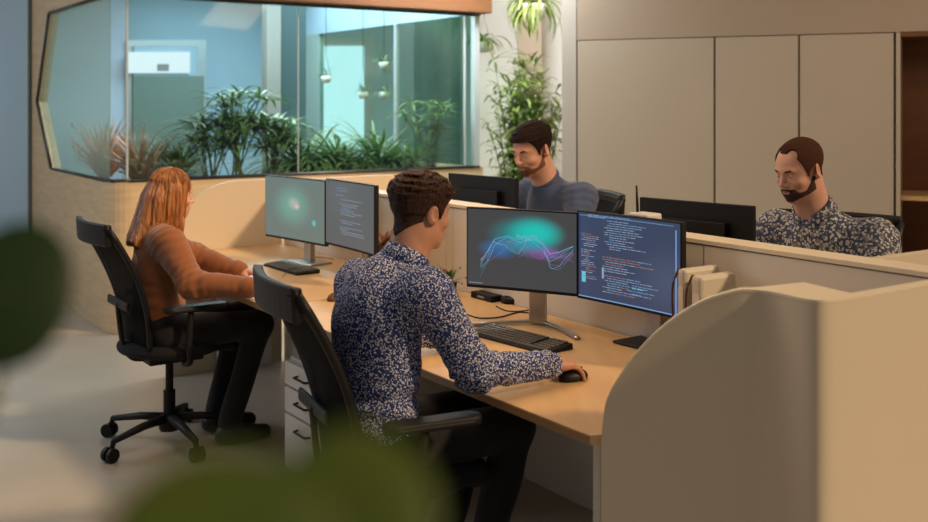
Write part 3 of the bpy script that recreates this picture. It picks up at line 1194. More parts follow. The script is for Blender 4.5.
def code_lines(cols, strong=True, frame=True, seed=1):
    def f(s, wi, hi, yf):
        rnd = random.Random(seed)
        mbs = {k: MB() for k in TXT}

        def q(k, x0, x1, z0, z1):
            n = max(1, int((x1 - x0) / .08))
            for i in range(n):
                a, b = x0 + (x1 - x0) * i / n, x0 + (x1 - x0) * (i + 1) / n
                mbs[k].add([(a, yf(a / wi * 2), z0), (b, yf(b / wi * 2), z0), (b, yf(b / wi * 2), z1), (a, yf(a / wi * 2), z1)], [(0, 1, 2, 3)])
        for (x0, x1, z0, z1, step, dens, pal) in cols:
            z = z1
            while z > z0:
                if rnd.random() < dens:
                    ind = rnd.choice([0, 0, .012, .024])
                    x = x0 + ind
                    lim = x0 + (x1 - x0) * rnd.uniform(.25, 1)
                    k = rnd.choice(pal)
                    while x < lim:
                        l = rnd.uniform(.008, .035)
                        q(k, x, min(x + l, x1), z - .0024, z)
                        x += l + .004
                        if rnd.random() < .3:
                            k = rnd.choice(pal)
                z -= step
        if frame:
            q('e', -wi / 2 + .002, wi / 2 - .004, -hi / 2 + .002, -hi / 2 + .006)
            q('e', wi / 2 - .022, wi / 2 - .016, -hi / 2 + .006, hi / 2 - .02)
            q('b', -wi / 2 + .01, wi / 2 - .03, hi / 2 - .008, hi / 2 - .006)
            q('c', -.232, -.212, -.10, -.062)
            q('w', -.128, -.118, -.075, -.035)
        names = {'w': 'white_text', 'b': 'blue_text', 'o': 'orange_text', 'c': 'cyan_text', 'e': 'window_border'}
        for k, mb in mbs.items():
            if mb.f:
                tag(mb.build(names[k], TXT[k], s), kind='stuff')
    return f


monitor(-.910, 5.665, 1.03, -48.4, 'monitor with pale green galaxy wallpaper, first of the two before the red haired woman', screen='wallpaper_galaxy', w=.60, h=.345)
monitor(-.552, 5.132, 1.051, -57.6, 'monitor with grey code editor, beside the green wallpaper monitor', screen='editor_grey', h=.335,
        content=code_lines([(-.11, .16, -.10, .075, .0105, .7, 'wwb'), (-.16, .0, .09, .13, .012, .5, 'b')], frame=False, seed=5))
monitor(.226, 4.06, 1.032, -27.5, 'monitor with teal wave wallpaper, in front of the man in navy', w=.474, screen='wallpaper_wave', content=wave_lines, foot='arms', h=.318, neck_off=.03)
monitor(.593, 3.753, 1.033, -53.4, 'monitor with blue code editor nearest the curved end screen', screen='editor_blue', foot='shadow_plate', w=.52, h=.332, neck_off=.05,
        content=code_lines([(-.115, .10, .03, .14, .0085, .9, 'wbwbw'), (-.125, .13, -.125, .015, .0085, .85, 'wwwbbo'), (-.235, -.145, -.09, .09, .0075, .9, 'obww'), (-.2, .05, .145, .155, .007, 1, 'bw'), (.0, .15, -.12, -.07, .01, .5, 'bbc')], seed=9))
# monitors across the divider, seen from behind (screens face away)
monitor(.090, 5.195, 1.075, 130, 'black monitor seen from behind, in front of the man in the blue sweater', w=.51, h=.34, screen='editor_grey', badge=True)
monitor(.883, 3.995, 1.058, 133.3, 'black monitor seen from behind, in front of the bearded man', w=.51, h=.34, screen='editor_grey', badge=True)


# ================================================================== CHAIRS
def make_chair(label, group='mesh office chairs at the desks'):
    """local frame: +x is forward"""
    root = thing('office_chair', label, 'chair', (0, 0, 0), 0, group)
    # seat
    F = Field((-.27, -.27, .38), (.30, .27, .55), .008)
    F.ell((0.02, 0, .455), (.25, .25, .05), k=.01)
    F.ell((0.0, 0, .45), (.23, .24, .045), k=.03)
    F.ell((0.24, 0, .44), (.06, .2, .035), k=.04)
    V, Fc = F.mesh()
    vf_obj('seat', V, Fc, M['seat'], root)
    MB().box((0, 0, .40), (.26, .22, .035)).build('mechanism', M['charcoal'], root, bevel=.01)
    MB().tube([(0, 0, .10), (0, 0, .24), (0, 0, .241), (0, 0, .40)], [.028, .028, .018, .018], 16).build('gas_column', M['black'], root, smooth=False)
    base = MB()
    base.lathe((0, 0, .06), [(.045, 0), (.05, .02), (.04, .07)], 16)
    bo = base.build('star_base', M['charcoal'], root, smooth=True)
    for k in range(5):
        an = math.radians(72 * k + 200)
        c, s_ = math.cos(an), math.sin(an)
        MB().tube([(c * .03, s_ * .03, .115), (c * .15, s_ * .15, .11), (c * .31, s_ * .31, .085)], [.026, .022, .016], 8, flat=.8).build('star_leg', M['charcoal'], root, smooth=True)
        cs = MB()
        ax, ay = -s_, c
        for sg in (-1, 1):
            cs.tube([(c * .33 + ax * sg * .008, s_ * .33 + ay * sg * .008, .031), (c * .33 + ax * sg * .028, s_ * .33 + ay * sg * .028, .031)], .031, 16)
        cs.tube([(c * .31, s_ * .31, .09), (c * .325, s_ * .325, .04)], .012, 8)
        cs.build('caster', M['black'], root)
    # back frame: uprights leaning back, curved top bar, mesh membrane
    def bk(u, v):
        """u -1..1 across, v 0..1 up"""
        z = .46 + .55 * v
        x = -.185 - .13 * v - .07 * v * v + .030 * math.sin(v * math.pi) + .035 * u * u
        y = u * (.17 + .06 * math.sin(min(1, v * 1.2) * math.pi / 2) + .0 * v)
        return Vector((x, y, z))
    fr_ = MB()
    for u in (-1, 1):
        fr_.tube([bk(u, v / 12) for v in range(13)], .014, 8)
    fr_.tube([bk(-1 + k / 6, 1) for k in range(13)], .017, 8)
    fr_.tube([bk(-1 + k / 6, 0) for k in range(13)], .014, 8)
    fr_.build('back_frame', M['black'], root, smooth=True)
    hd = MB()
    vs, fs = [], []
    for k in range(13):
        u = -1 + k / 6
        p = bk(u, 1)
        vs += [p + Vector((.012, 0, -.075)), p + Vector((.014, 0, .02)), p + Vector((-.018, 0, .024)), p + Vector((-.012, 0, -.07))]
    for i in range(12):
        for k in range(4):
            a, b = i * 4 + k, i * 4 + (k + 1) % 4
            fs.append((a, b, b + 4, a + 4))
    fs += [(3, 2, 1, 0), (48, 49, 50, 51)]
    hd.add(vs, fs).build('top_pad', M['black'], root, smooth=False, bevel=.006)
    mem = MB()
    vs, fs = [], []
    nu, nv = 12, 16
    for j in range(nv + 1):
        for i in range(nu + 1):
            vs.append(bk(-1 + 2 * i / nu, j / nv))
    for j in range(nv):
        for i in range(nu):
            a = j * (nu + 1) + i
            fs.append((a, a + 1, a + nu + 2, a + nu + 1))
    mo = mem.add(vs, fs).build('back_mesh', M['chair_mesh'], root, smooth=True)
    so = mo.modifiers.new('thick', 'SOLIDIFY')
    so.thickness = .003
    MB().tube(smooth_path([(-.08, 0, .40), (-.17, 0, .405), (-.220, 0, .48), (-.245, 0, .66)], 6), [.018] * 19, 8, flat=.6).build('spine', M['charcoal'], root, smooth=True)
    MB().box((-.240, 0, .66), (.016, .30, .04)).build('lumbar_bar', M['charcoal'], root, bevel=.008)
    for sy in (-1, 1):
        MB().tube(smooth_path([(0, sy * .20, .40), (0, sy * .27, .42), (-.01, sy * .285, .50), (0, sy * .285, .645)], 5), .015, 8).build('arm_post', M['charcoal'], root, smooth=True)
        F = Field((-.16, -.06, -.03), (.20, .06, .03), .005)
        F.cone((-.10, 0, 0), (.13, 0, .0), .035, .035, .01)
        F.D = np.maximum(F.D, np.abs(F.grid()[2]) - .013)
        V, Fc = F.mesh()
        V = V + np.array([.01, sy * .285, .655])
        vf_obj('armrest', V, Fc, M['charcoal'], root)
    return root


# woven back mesh: partly see-through
m = bpy.data.materials.new('chair_back_mesh')
m.use_nodes = True
nt = m.node_tree
p = nt.nodes['Principled BSDF']
p.inputs['Base Color'].default_value = srgb(12, 12, 13)
p.inputs['Roughness'].default_value = .9
p.inputs['Specular IOR Level'].default_value = .15
tr_ = nt.nodes.new('ShaderNodeBsdfTransparent')
mx = nt.nodes.new('ShaderNodeMixShader')
mx.inputs[0].default_value = .90
nt.links.new(tr_.outputs[0], mx.inputs[1])
nt.links.new(p.outputs[0], mx.inputs[2])
nt.links.new(mx.outputs[0], nt.nodes['Material Output'].inputs[0])
M['chair_mesh'] = m

ch = make_chair('black mesh office chair with armrests and star base under the red haired woman')
ch.location = (-1.392, 4.938, 0)
ch.scale = (1.0, 1.0, 1.04)
ch.rotation_euler.z = ROW + .02
c2 = copy_tree(ch)
c2['label'] = 'black mesh office chair under the man in the patterned navy shirt'
c2.location = (-.228, 3.203, 0)
c2.scale = (1.0, 1.0, 1.065)
c2.rotation_euler.z = ROW - .17
c3 = copy_tree(ch)
c3['label'] = 'black mesh office chair behind the man in the blue sweater'
c4 = copy_tree(ch)
c4['label'] = 'black mesh office chair behind the bearded man'
for c_, cx_, cy_, yw in ((c3, .33, 5.23, ROW + math.pi - .30), (c4, 1.28, 3.97, ROW + math.pi + .30)):
    c_.location = (cx_, cy_, 0)
    c_.rotation_euler.z = yw
    c_.scale = (1.1, 1.1, 1.12)


# ================================================================== PEOPLE
def unit(v):
    v = np.array(v, float)
    return v / np.linalg.norm(v)


def head_frame(fwd, roll=0.0):
    f = unit(fwd)
    r = unit(np.cross(f, [0, 0, 1]))
    u = np.cross(r, f)
    c, s = math.cos(roll), math.sin(roll)
    r2 = r * c + u * s
    u2 = np.cross(r2, f)
    return np.array([r2, f, u2]).T


def head_field(c, R, s, neck_base, neck_r, female=False, vox=.0026):
    c = np.array(c, float)
    L = lambda p: c + R @ (np.array(p, float) * s)
    m = .155 * s
    lo = np.minimum(c - m, np.array(neck_base) - .085)
    hi = np.maximum(c + m, np.array(neck_base) + .085)
    F = Field(lo, hi, vox)
    e = lambda p, r, k=.02, sub=False: F.ell(L(p), np.array(r) * s, R, k * s, sub)
    co = lambda a, b, ra, rb, k=.02, sub=False: F.cone(L(a), L(b), ra * s, rb * s, k * s, sub)
    jw = .9 if female else 1.0
    e((0, -.018, .045), (.074, .095, .082))
    e((0, .02, .03), (.068, .075, .07), .03)
    e((0, .030, -.025), (.058 * jw, .062, .078), .03)
    e((0, .038, -.072), (.047 * jw, .046, .036), .03)
    e((0, .076, -.094), (.020 * jw, .016, .016), .02)
    for sx in (-1, 1):
        e((sx * .048 * jw, .0, -.055), (.016, .03, .03), .03)
    cran = F.D.copy()                       # skull and jaw before the small features
    co((0, -.030, -.035), tuple(((R.T @ (np.array(neck_base) - c)) / s)), neck_r / s * .92, neck_r / s * 1.06, .03)
    co((0, .0, -.06), tuple(((R.T @ (np.array(neck_base) - c)) / s) + np.array([0, .012, 0])), neck_r / s * .8, neck_r / s * .9, .03)
    skull = F.D.copy()
    # features
    e((0, .082, .030), (.046, .014, .011), .015)
    for sx in (-1, 1):
        e((sx * .031, .100, .010), (.020, .017, .014), .012, True)
        e((sx * .031, .0765, .008), (.0150, .0135, .0135), .004)
        e((sx * .043, .062, -.022), (.020, .022, .018), .02)
    co((0, .090, .020), (0, .112, -.020), .0065, .0105, .012)
    e((0, .110, -.022), (.0105, .011, .0095), .006)
    for sx in (-1, 1):
        e((sx * .0115, .100, -.026), (.0075, .010, .0075), .006)
        e((sx * .006, .106, -.034), (.0035, .005, .004), .003, True)
    e((0, .086, -.054), (.026, .012, .022), .02)
    e((0, .0965, -.0505), (.021, .0070, .0045), .005)
    e((0, .0950, -.0610), (.018, .0070, .0055), .005)
    e((0, .104, -.0556), (.020, .008, .0012), .002, True)
    for sx in (-1, 1):
        e((sx * .031, .0935, .006), (.0125, .010, .0026), .002, True)
        # ears
        RE = R @ np.array(Matrix.Rotation(sx * -.55, 3, 'Z') @ Matrix.Rotation(-.15, 3, 'X'))
        F.ell(L((sx * .082, -.014, .002)), np.array((.0070, .020, .032)) * s, RE, .005 * s)
        F.ell(L((sx * .075, -.004, -.020)), np.array((.007, .010, .012)) * s, RE, .008 * s)
        F.ell(L((sx * .091, -.008, .006)), np.array((.0060, .011, .019)) * s, RE, .005 * s, True)
    X, Y, Z = F.grid()
    dx, dy, dz = X - c[0], Y - c[1], Z - c[2]
    lx = (R[0, 0] * dx + R[1, 0] * dy + R[2, 0] * dz) / s
    ly = (R[0, 1] * dx + R[1, 1] * dy + R[2, 1] * dz) / s
    lz = (R[0, 2] * dx + R[1, 2] * dy + R[2, 2] * dz) / s
    return F, cran, skull, (lx, ly, lz), L


def hand_field(wrist, f, n, th, curl=(18, 28, 20), spread=.05, s=1.0, vox=.0024, fore=None, thumb=(.75, .62, -.25)):
    w = np.array(wrist, float)
    f, n, th = unit(f), unit(n), unit(th)
    F = Field(w - .23 * s, w + .23 * s, vox)
    P = lambda a, b, c_: w + (f * a + th * b + n * c_) * s
    if fore is not None:
        F.cone(np.array(fore), w, .030 * s, .024 * s, .01)
    for i in range(4):
        F.cone(P(.0, .014 - i * .0095, 0), P(.082 - .004 * abs(i - 1), .032 - i * .0205, .004), .0155 * s, .0115 * s, .016 * s)
    F.ell(P(.045, .0, -.006), np.array((.034, .030, .014)) * s, np.array([th, f, n]).T, .015 * s)
    F.ell(P(.035, .022, -.008), np.array((.016, .03, .014)) * s, np.array([th, f, n]).T, .015 * s)
    segs = [(.041, .026, .021), (.046, .029, .022), (.042, .027, .021), (.033, .021, .019)]
    D0 = F.D
    nails = []
    for i in range(4):
        G = Field(F.lo, F.lo + (F.n - 1) * vox + vox * .5, vox)
        G.D = G.D[:F.n[0], :F.n[1], :F.n[2]]
        p = P(.080 - .004 * abs(i - 1), .032 - i * .0205, .003)
        ang = 0
        lat = (1.5 - i) * spread
        for j, L_ in enumerate(segs[i]):
            ang += math.radians(curl[j] + i * 2)
            d = unit(f * math.cos(ang) - n * math.sin(ang) + th * lat)
            q = p + d * L_ * s
            r0 = (.0088, .0080, .0072)[j] * s * (.9 if i == 3 else 1)
            F.cone(p, q, r0, r0 * .90, .0035 * s if j else .008 * s)
            p = q
    tdir = unit(f * thumb[0] + th * thumb[1] + n * thumb[2])
    p = P(.016, .024, -.006)
    q = p + tdir * .042 * s
    F.cone(p, q, .0145 * s, .0115 * s, .014 * s)
    td2 = unit(tdir + f * .35 - n * .1)
    p, q = q, q + td2 * .031 * s
    F.cone(p, q, .0108 * s, .0094 * s, .004 * s)
    td3 = unit(td2 + f * .3 - n * .15)
    F.cone(q, q + td3 * .024 * s, .0094 * s, .0078 * s, .004 * s)
    return F.mesh()


def person(name_label, loc, P):
    """P: joints in world space"""
    root = thing('person', name_label, 'person', loc)
    R = head_frame(P['face'], P.get('roll', 0))
    s = P.get('hs', 1.0)
    F, cran, skull, (lx, ly, lz), L = head_field(P['head'], R, s, P['neck'], P.get('neck_r', .056), P.get('female', False))
    pieces = [F.mesh()]
    # trunk and limbs under the clothes, hands outside them
    B = Field(np.min([P[k] for k in P['joints']], 0) - .2, np.max([P[k] for k in P['joints']], 0) + .2, .013)
    B.cone(P['pelvis'], P['chest'], .10, .11, .05)
    B.cone(P['chest'], P['neck'], .10, .055, .05)
    B.cone(P['shL'], P['shR'], .045, .045, .05)
    for a in 'LR':
        B.cone(P['sh' + a], P['el' + a], .040, .032, .02)
        B.cone(P['el' + a], P['wr' + a], .034, .022, .02)
        B.cone(P['hip' + a], P['kn' + a], .066, .048, .03)
        B.cone(P['kn' + a], P['an' + a], .046, .032, .02)
    pieces.append(B.mesh())
    for a in 'LR':
        if ('hand' + a) in P:
            h = P['hand' + a]
            back = np.array(P['el' + a])
            wv = np.array(P['wr' + a])
            h = dict(h)
            pieces.append(hand_field(wv, fore=wv + unit(back - wv) * .08, **h))
    V, Fc = join_vf(pieces)
    vf_obj('body', V, Fc, M[P.get('skin', 'skin')], root)
    # eyes, brows
    for sx in (-1, 1):
        e = MB().ball(L((sx * .031, .0775, .008)), .0122 * s, 12, 8)
        ir = part(e, 'eye', M['eye'], root, smooth=True)
        g = R @ np.array([0, 1, -.35])
        MB().ball(Vector(L((sx * .031, .0775, .008))) + Vector(unit(g) * .0072 * s), .0058 * s, 10, 6).build('iris', M['iris'], ir, smooth=True, off=root.location)
        pts = [Vector(L(q)) for q in ((sx * .013, .0955, .0255), (sx * .026, .0960, .0310), (sx * .039, .0890, .0320), (sx * .050, .0780, .0270))]
        part(MB().tube(pts, [.0028 * s, .0042 * s, .0038 * s, .0018 * s], 8), 'eyebrow', M[P['hairmat']], root, smooth=True)
    lp = MB()
    part(lp.ball(L((0, .0975, -.0508)), .019 * s, 12, 8, (1, .42, .26)) if False else lp.tube([L((-.021, .0925, -.0555)), L((-.008, .1018, -.0508)), L((0, .1026, -.0520)), L((.008, .1018, -.0508)), L((.021, .0925, -.0555))], [.0015 * s, .0036 * s, .0034 * s, .0036 * s, .0015 * s], 8), 'lips', M['lips'], root, smooth=True)
    part(MB().tube([L((-.018, .0930, -.0580)), L((0, .1005, -.0610)), L((.018, .0930, -.0580))], [.0015 * s, .0042 * s, .0015 * s], 8), 'lips', M['lips'], root, smooth=True)
    # hair
    if P['hair'] == 'crop':
        th = P.get('thick', .018)
        h = np.interp(ly, [-.115, -.075, -.045, -.022, -.010, .018, .028, .045, .065, .10],
                      [-.064, -.060, -.030, .026, .034, .016, -.012, .036, P.get('hairline', .078), P.get('hairline', .078) + .004])
        up = np.clip((lz - .02) / .075, 0, 1)
        up = up * up * (3 - 2 * up)
        side = P.get('fade', .004)
        t = side + (th - side) * up
        t = t - (side + .002) * np.clip((-.02 - lz) / .045, 0, 1) + .0012
        if P.get('quiff'):
            t = t + P['quiff'] * np.clip((ly - .02) / .05, 0, 1) * up
        t = t + Wob(15, 700)(lx, ly, lz) * .0008 + Wob(5, P.get('curlf', 260))(lx, ly, lz) * P.get('curl', .002) * (.2 + up)
        D = np.maximum(cran - t * s, (h - lz) * s * .8)
        nape = np.maximum(skull - .0018 * s, (ly + .035) * s)
        nape = np.maximum(nape, (-.080 + .9 * np.abs(lx) + 0 * lz - lz) * s * .7)
        if P.get('temples'):
            D = np.maximum(D, -(np.sqrt(((np.abs(lx) - .040) / .024) ** 2 + ((ly - .075) / .034) ** 2 + ((lz - .095) / .035) ** 2) - 1) * .02)
        vf_obj('hair', *F.mesh(np.minimum(D, nape)), M[P['hairmat']], root)
    if P.get('beard'):
        bl = P['beard']
        bz = np.interp(ly, [.005, .02, .045, .07, .085, .11], [-.010, -.030, -.062, -.064, -.046, -.042])
        mouth = np.sqrt((lx / .020) ** 2 + ((lz + .0560) / .0080) ** 2) - 1
        D = np.maximum(np.minimum(F.D, 1) - bl * s, (lz - bz) * s * .7)
        D = np.maximum(D, (.004 - ly) * s)
        D = np.maximum(D, -mouth * .01)
        D = np.maximum(D, (-.125 - lz) * s)
        neckcut = (-.088 - lz - (ly - .06) * .35)
        D = np.maximum(D, neckcut * s)
        if P.get('moustache_only_thin'):
            pass
        vf_obj('beard', *F.mesh(D), M[P.get('beardmat', 'stubble')], root)
    # clothes
    W = Wob(P.get('seed', 3), 26)
    W2_ = Wob(P.get('seed', 3) + 9, 60)
    T = Field(np.min([P[k] for k in P['upper']], 0) - .22, np.max([P[k] for k in P['upper']], 0) + .2, .0065)
    Rb = head_frame(P['fwd'])
    up_ax = unit(np.array(P['chest']) - np.array(P['pelvis']))
    fx = unit(np.array(P['fwd']) - up_ax * (np.array(P['fwd']) @ up_ax))
    Rt = np.array([np.cross(fx, up_ax), fx, up_ax]).T
    b = P.get('bulk', 1.0)
    pel, che, nk = map(np.array, (P['pelvis'], P['chest'], P['neck']))
    T.ell(che, (.168 * b, .118 * b, .19), Rt, .03)
    T.ell((pel + che) / 2 + Rt[:, 1] * P.get('belly', .0), (.145 * b, .112 * b, .16), Rt, .06)
    T.ell(pel + up_ax * .04, (.158 * b, .125 * b, .12), Rt, .06)
    T.cone(np.array(P['shL']) * .9 + np.array(P['shR']) * .1, np.array(P['shR']) * .9 + np.array(P['shL']) * .1, .060 * b, .060 * b, .06)
    T.cone(che + up_ax * .10, nk + up_ax * .012, .085 * b, .062, .06)
    sl = P.get('sleeve', 1.0)
    for a in 'LR':
        sh, el, wr = map(np.array, (P['sh' + a], P['el' + a], P['wr' + a]))
        T.cone(sh, el, .068 * sl * b, .052 * sl, .05)
        T.cone(el, wr, .054 * sl, .036 * sl, .03)
        if P.get('cuff'):
            T.cone(wr - unit(wr - el) * .06, wr - unit(wr - el) * .0, .036 * sl, .039 * sl, .004)
    # neck opening
    ndir = unit(np.array(P['head']) - nk)
    T.cone(nk + ndir * .015, nk + ndir * .10, P.get('neck_r', .056) + .006, P.get('neck_r', .056) + .01, .006, True)
    X, Y, Z = T.grid()
    near = np.exp(-np.clip(T.D, -.05, .05) ** 2 / .0008)
    fold = W(X, Y, Z) * .0055 + W2_(X, Y, Z) * .0022
    for a in 'LR':
        sh, el, wr = map(np.array, (P['sh' + a], P['el' + a], P['wr' + a]))
        for c0, c1, ctr, amp in ((sh, el, el, .0045), (el, wr, el, .0045), (el, wr, wr, .003), (sh, el, sh, .003)):
            d = unit(c1 - c0)
            q = (X - ctr[0]) * d[0] + (Y - ctr[1]) * d[1] + (Z - ctr[2]) * d[2]
            r2 = (X - ctr[0]) ** 2 + (Y - ctr[1]) ** 2 + (Z - ctr[2]) ** 2
            fold = fold + amp * np.sin(q * 150 + W(X, Y, Z) * 3.0) * np.exp(-r2 / .009)
    q = (Z - pel[2] - .12)
    fold = fold + .004 * np.sin(q * 110 + W(X, Y, Z) * 2.5) * np.exp(-(q / .08) ** 2)
    T.D = T.D + fold * P.get('fold', 1.0)
    top = vf_obj(P['topname'], *T.mesh(), M[P['topmat']], root)
    if P.get('collar'):
        # folded shirt collar: a ring around the neck, open at the front
        zr = ndir
        fxx = unit(fx - zr * (fx @ zr))
        sx_ = np.cross(fxx, zr)
        nr = P.get('neck_r', .056) + .008
        mb = MB()
        vs, fs = [], []
        N_ = 30
        for i in range(N_ + 1):
            an = math.radians(-162 + 324 * i / N_)       # 0 is the nape
            d = -fxx * math.cos(an) + sx_ * math.sin(an)
            drop = .030 * (abs(an) / 2.8) ** 2
            ctr = nk + fxx * .004
            pts = [ctr + d * nr + zr * (.0 - drop), ctr + d * (nr + .001) + zr * (.044 - drop), ctr + d * (nr + .006) + zr * (.048 - drop),
                   ctr + d * (nr + .020) + zr * (.004 - drop * 1.3), ctr + d * (nr + .014) + zr * (.0 - drop * 1.3)]
            vs += pts
        for i in range(N_):
            for k in range(5):
                a_, b_ = i * 5 + k, i * 5 + (k + 1) % 5
                fs.append((a_, b_, b_ + 5, a_ + 5))
        fs += [(4, 3, 2, 1, 0), tuple(N_ * 5 + k for k in range(5))]
        mb.add(vs, fs)
        part(mb, 'collar', M[P['topmat']], root, smooth=True)
    elif P.get('crew'):
        zr = ndir
        fxx = unit(fx - zr * (fx @ zr))
        sx_ = np.cross(fxx, zr)
        nr = P.get('neck_r', .056) + .008
        pts = []
        for i in range(29):
            an = 2 * math.pi * i / 28
            d = fxx * math.cos(an) + sx_ * math.sin(an)
            pts.append(nk + d * (nr - .002) + zr * (.012 - .008 * math.cos(an)))
        part(MB().tube(pts, .0105, 8, cap=False), 'neckband', M[P['topmat']], root, smooth=True)
    # trousers and shoes
    T = Field(np.min([P[k] for k in P['lower']], 0) - .18, np.max([P[k] for k in P['lower']], 0) + .16, .009)
    T.ell(pel - up_ax * .01, (.155 * b, .125 * b, .10), Rt, .05)
    for a in 'LR':
        hp, kn, an = map(np.array, (P['hip' + a], P['kn' + a], P['an' + a]))
        T.cone(hp, kn, .088, .066, .05)
        T.cone(kn, an, .064, .052, .03)
    X, Y, Z = T.grid()
    T.D = T.D + W(X, Y, Z) * .005
    vf_obj('trousers', *T.mesh(), M['trousers'], root)
    for a in 'LR':
        an = np.array(P['an' + a])
        f = unit([P['fwd'][0], P['fwd'][1], 0])
        G = Field((an[0] - .25, an[1] - .25, -.0), (an[0] + .25, an[1] + .25, .2), .006)
        hz = .045
        G.cone((an[0] - f[0] * .03, an[1] - f[1] * .03, hz), (an[0] + f[0] * .08, an[1] + f[1] * .08, hz - .004), .040, .042, .02)
        G.cone((an[0] + f[0] * .08, an[1] + f[1] * .08, hz - .004), (an[0] + f[0] * .17, an[1] + f[1] * .17, .036), .042, .034, .03)
        G.cone((an[0], an[1], .05), (an[0], an[1], max(.09, an[2])), .044, .042, .03)
        gx, gy, gz = G.grid()
        G.D = np.maximum(G.D, .007 - gz)
        vf_obj('shoe', *G.mesh(), M['shoe'], root)
    return root, F, R, L, (cran, lx, ly, lz)


def build_joints(P):
    """fill in what the photograph hides"""
    f = unit([P['fwd'][0], P['fwd'][1], 0])
    r = np.array([f[1], -f[0], 0])
    pel = np.array(P['pelvis'], float)
    hz = P.get('thigh_drop', -.02)
    fl = P.get('foot', .40)
    for a, sg in (('L', -1), ('R', 1)):
        if 'hip' + a not in P:
            P['hip' + a] = pel + r * sg * .09 + f * .03 + np.array([0, 0, -.02])
        if 'kn' + a not in P:
            P['kn' + a] = pel + r * sg * (.10 + P.get('knee_out', .02)) + f * .44 + np.array([0, 0, hz])
        if 'an' + a not in P:
            P['an' + a] = np.array([*(pel + r * sg * .11 + f * fl)[:2], .10])
    P['joints'] = ['head', 'neck', 'chest', 'pelvis', 'shL', 'shR', 'elL', 'elR', 'wrL', 'wrR', 'knL', 'knR', 'anL', 'anR', 'hipL', 'hipR']
    P['upper'] = ['neck', 'chest', 'pelvis', 'shL', 'shR', 'elL', 'elR', 'wrL', 'wrR']
    P['lower'] = ['pelvis', 'knL', 'knR', 'anL', 'anR', 'hipL', 'hipR']
    return P


d2v = np.array([D2[0], D2[1], 0])
d1v = np.array([D1[0], D1[1], 0])
fd = d2v

# --- man in the patterned navy shirt
P = dict(head=(-0.135, 3.240, 1.258), face=(.77, .66, -.14), hs=.93, neck=(-0.184, 3.205, 1.113), neck_r=.058,
         chest=(-0.262, 3.165, 0.925), pelvis=(-0.274, 3.165, 0.596), fwd=(.83, .55, 0),
         shR=(-0.104, 3.045, 1.045), shL=(-0.335, 3.320, 1.030), elR=(0.034, 3.075, 0.814), elL=(-0.295, 3.580, 0.834),
         wrR=(0.264, 3.240, 0.793), wrL=(-0.098, 3.660, 0.785),
         handR=dict(f=(.80, .60, -.16), n=(-.05, .12, 1), th=(-.55, .83, .0), curl=(12, 26, 20), s=.98),
         handL=dict(f=(.95, .30, -.12), n=(0, 0.1, 1), th=(.5, -.86, 0), curl=(14, 26, 20)),
         hair='crop', hairmat='hair_brown', thick=.022, fade=.005, curl=.005, curlf=330, hairline=.074, quiff=.008,
         topname='shirt', topmat='shirt_dots', collar=True, cuff=True, sleeve=1.06, seed=4, fold=1.1, skin='skin_b', foot=.30, bulk=1.06)
person('man seen from behind in a navy shirt with small white print, hand on mouse', (-.272, 3.16, 0), build_joints(P))

# --- red haired woman
P = dict(head=(-1.399, 5.000, 1.159), face=(.80, .58, -.10), hs=.93, neck=(-1.443, 4.965, 1.024), neck_r=.046, female=True,
         chest=(-1.446, 4.930, 0.857), pelvis=(-1.418, 4.860, 0.570), fwd=(.86, .50, 0),
         shR=(-1.360, 4.815, 0.960), shL=(-1.541, 5.070, 0.960), elR=(-1.223, 4.700, 0.789), elL=(-1.352, 5.270, 0.826),
         wrR=(-0.955, 4.660, 0.784), wrL=(-1.121, 5.190, 0.775),
         handR=dict(f=(.9, .3, -.12), n=(0, .1, 1), th=(-.4, .9, 0), curl=(16, 28, 20), s=.9),
         handL=dict(f=(.97, .0, -.14), n=(0, -.1, 1), th=(0, -1, 0), curl=(18, 28, 20), s=.92),
         hair='long', hairmat='hair_red', topname='sweatshirt', topmat='sweater_rust', crew=True, cuff=True, sleeve=1.22, seed=11,
         fold=.85, bulk=.93, foot=.30)
rt, F, R, L, (cran, lx, ly, lz) = person('red haired woman in a rust brown sweatshirt typing at the far desk', (-1.44, 4.86, 0), build_joints(P))
c = np.array(P['head'])
s = P['hs']
H = Field(c - np.array([.26, .26, .32]), c + np.array([.20, .20, .17]), .004)
LL = lambda p: c + R @ (np.array(p, float) * s)
H.ell(LL((0, -.014, .050)), np.array((.090, .108, .096)) * s, R, .02)
H.ell(LL((0, -.035, -.05)), np.array((.092, .090, .12)) * s, R, .03)
H.cone(LL((0, -.060, -.04)), LL((0, -.120, -.215)), .090, .075, .05)
for sx in (-1, 1):
    H.cone(LL((sx * .062, -.01, .03)), LL((sx * .070, .012, -.14)), .036, .030, .03)
    H.cone(LL((sx * .070, .012, -.14)), LL((sx * .060, .030, -.20)), .030, .016, .03)
H.cone(LL((.02, -.10, -.20)), LL((.03, -.165, -.250)), .065, .040, .04)
X, Y, Z = H.grid()
dx, dy, dz = X - c[0], Y - c[1], Z - c[2]
hx = (R[0, 0] * dx + R[1, 0] * dy + R[2, 0] * dz) / s
hy = (R[0, 1] * dx + R[1, 1] * dy + R[2, 1] * dz) / s
hz_ = (R[0, 2] * dx + R[1, 2] * dy + R[2, 2] * dz) / s
ang = np.arctan2(hx, hy + .02)
wb = Wob(8, 12)
H.D = H.D + (.0022 * np.sin(ang * 34 + wb(hx, hy, hz_) * 2.5) + .0035 * np.sin(ang * 13 + wb(hy, hx, hz_) * 2)) * np.clip((.13 - hz_) / .1, 0, 1)
face_cut = np.sqrt((hx / .060) ** 2 + ((hy - .115) / .075) ** 2 + ((hz_ + .035) / .115) ** 2) - 1
H.D = np.maximum(H.D, -face_cut * .06)
H.D = np.maximum(H.D, (-.250 - hz_ + .015 * np.sin(ang * 9)) * s)
ho = vf_obj('hair', *H.mesh(), M['hair_red'], rt)
st = MB()
rnd = random.Random(2)
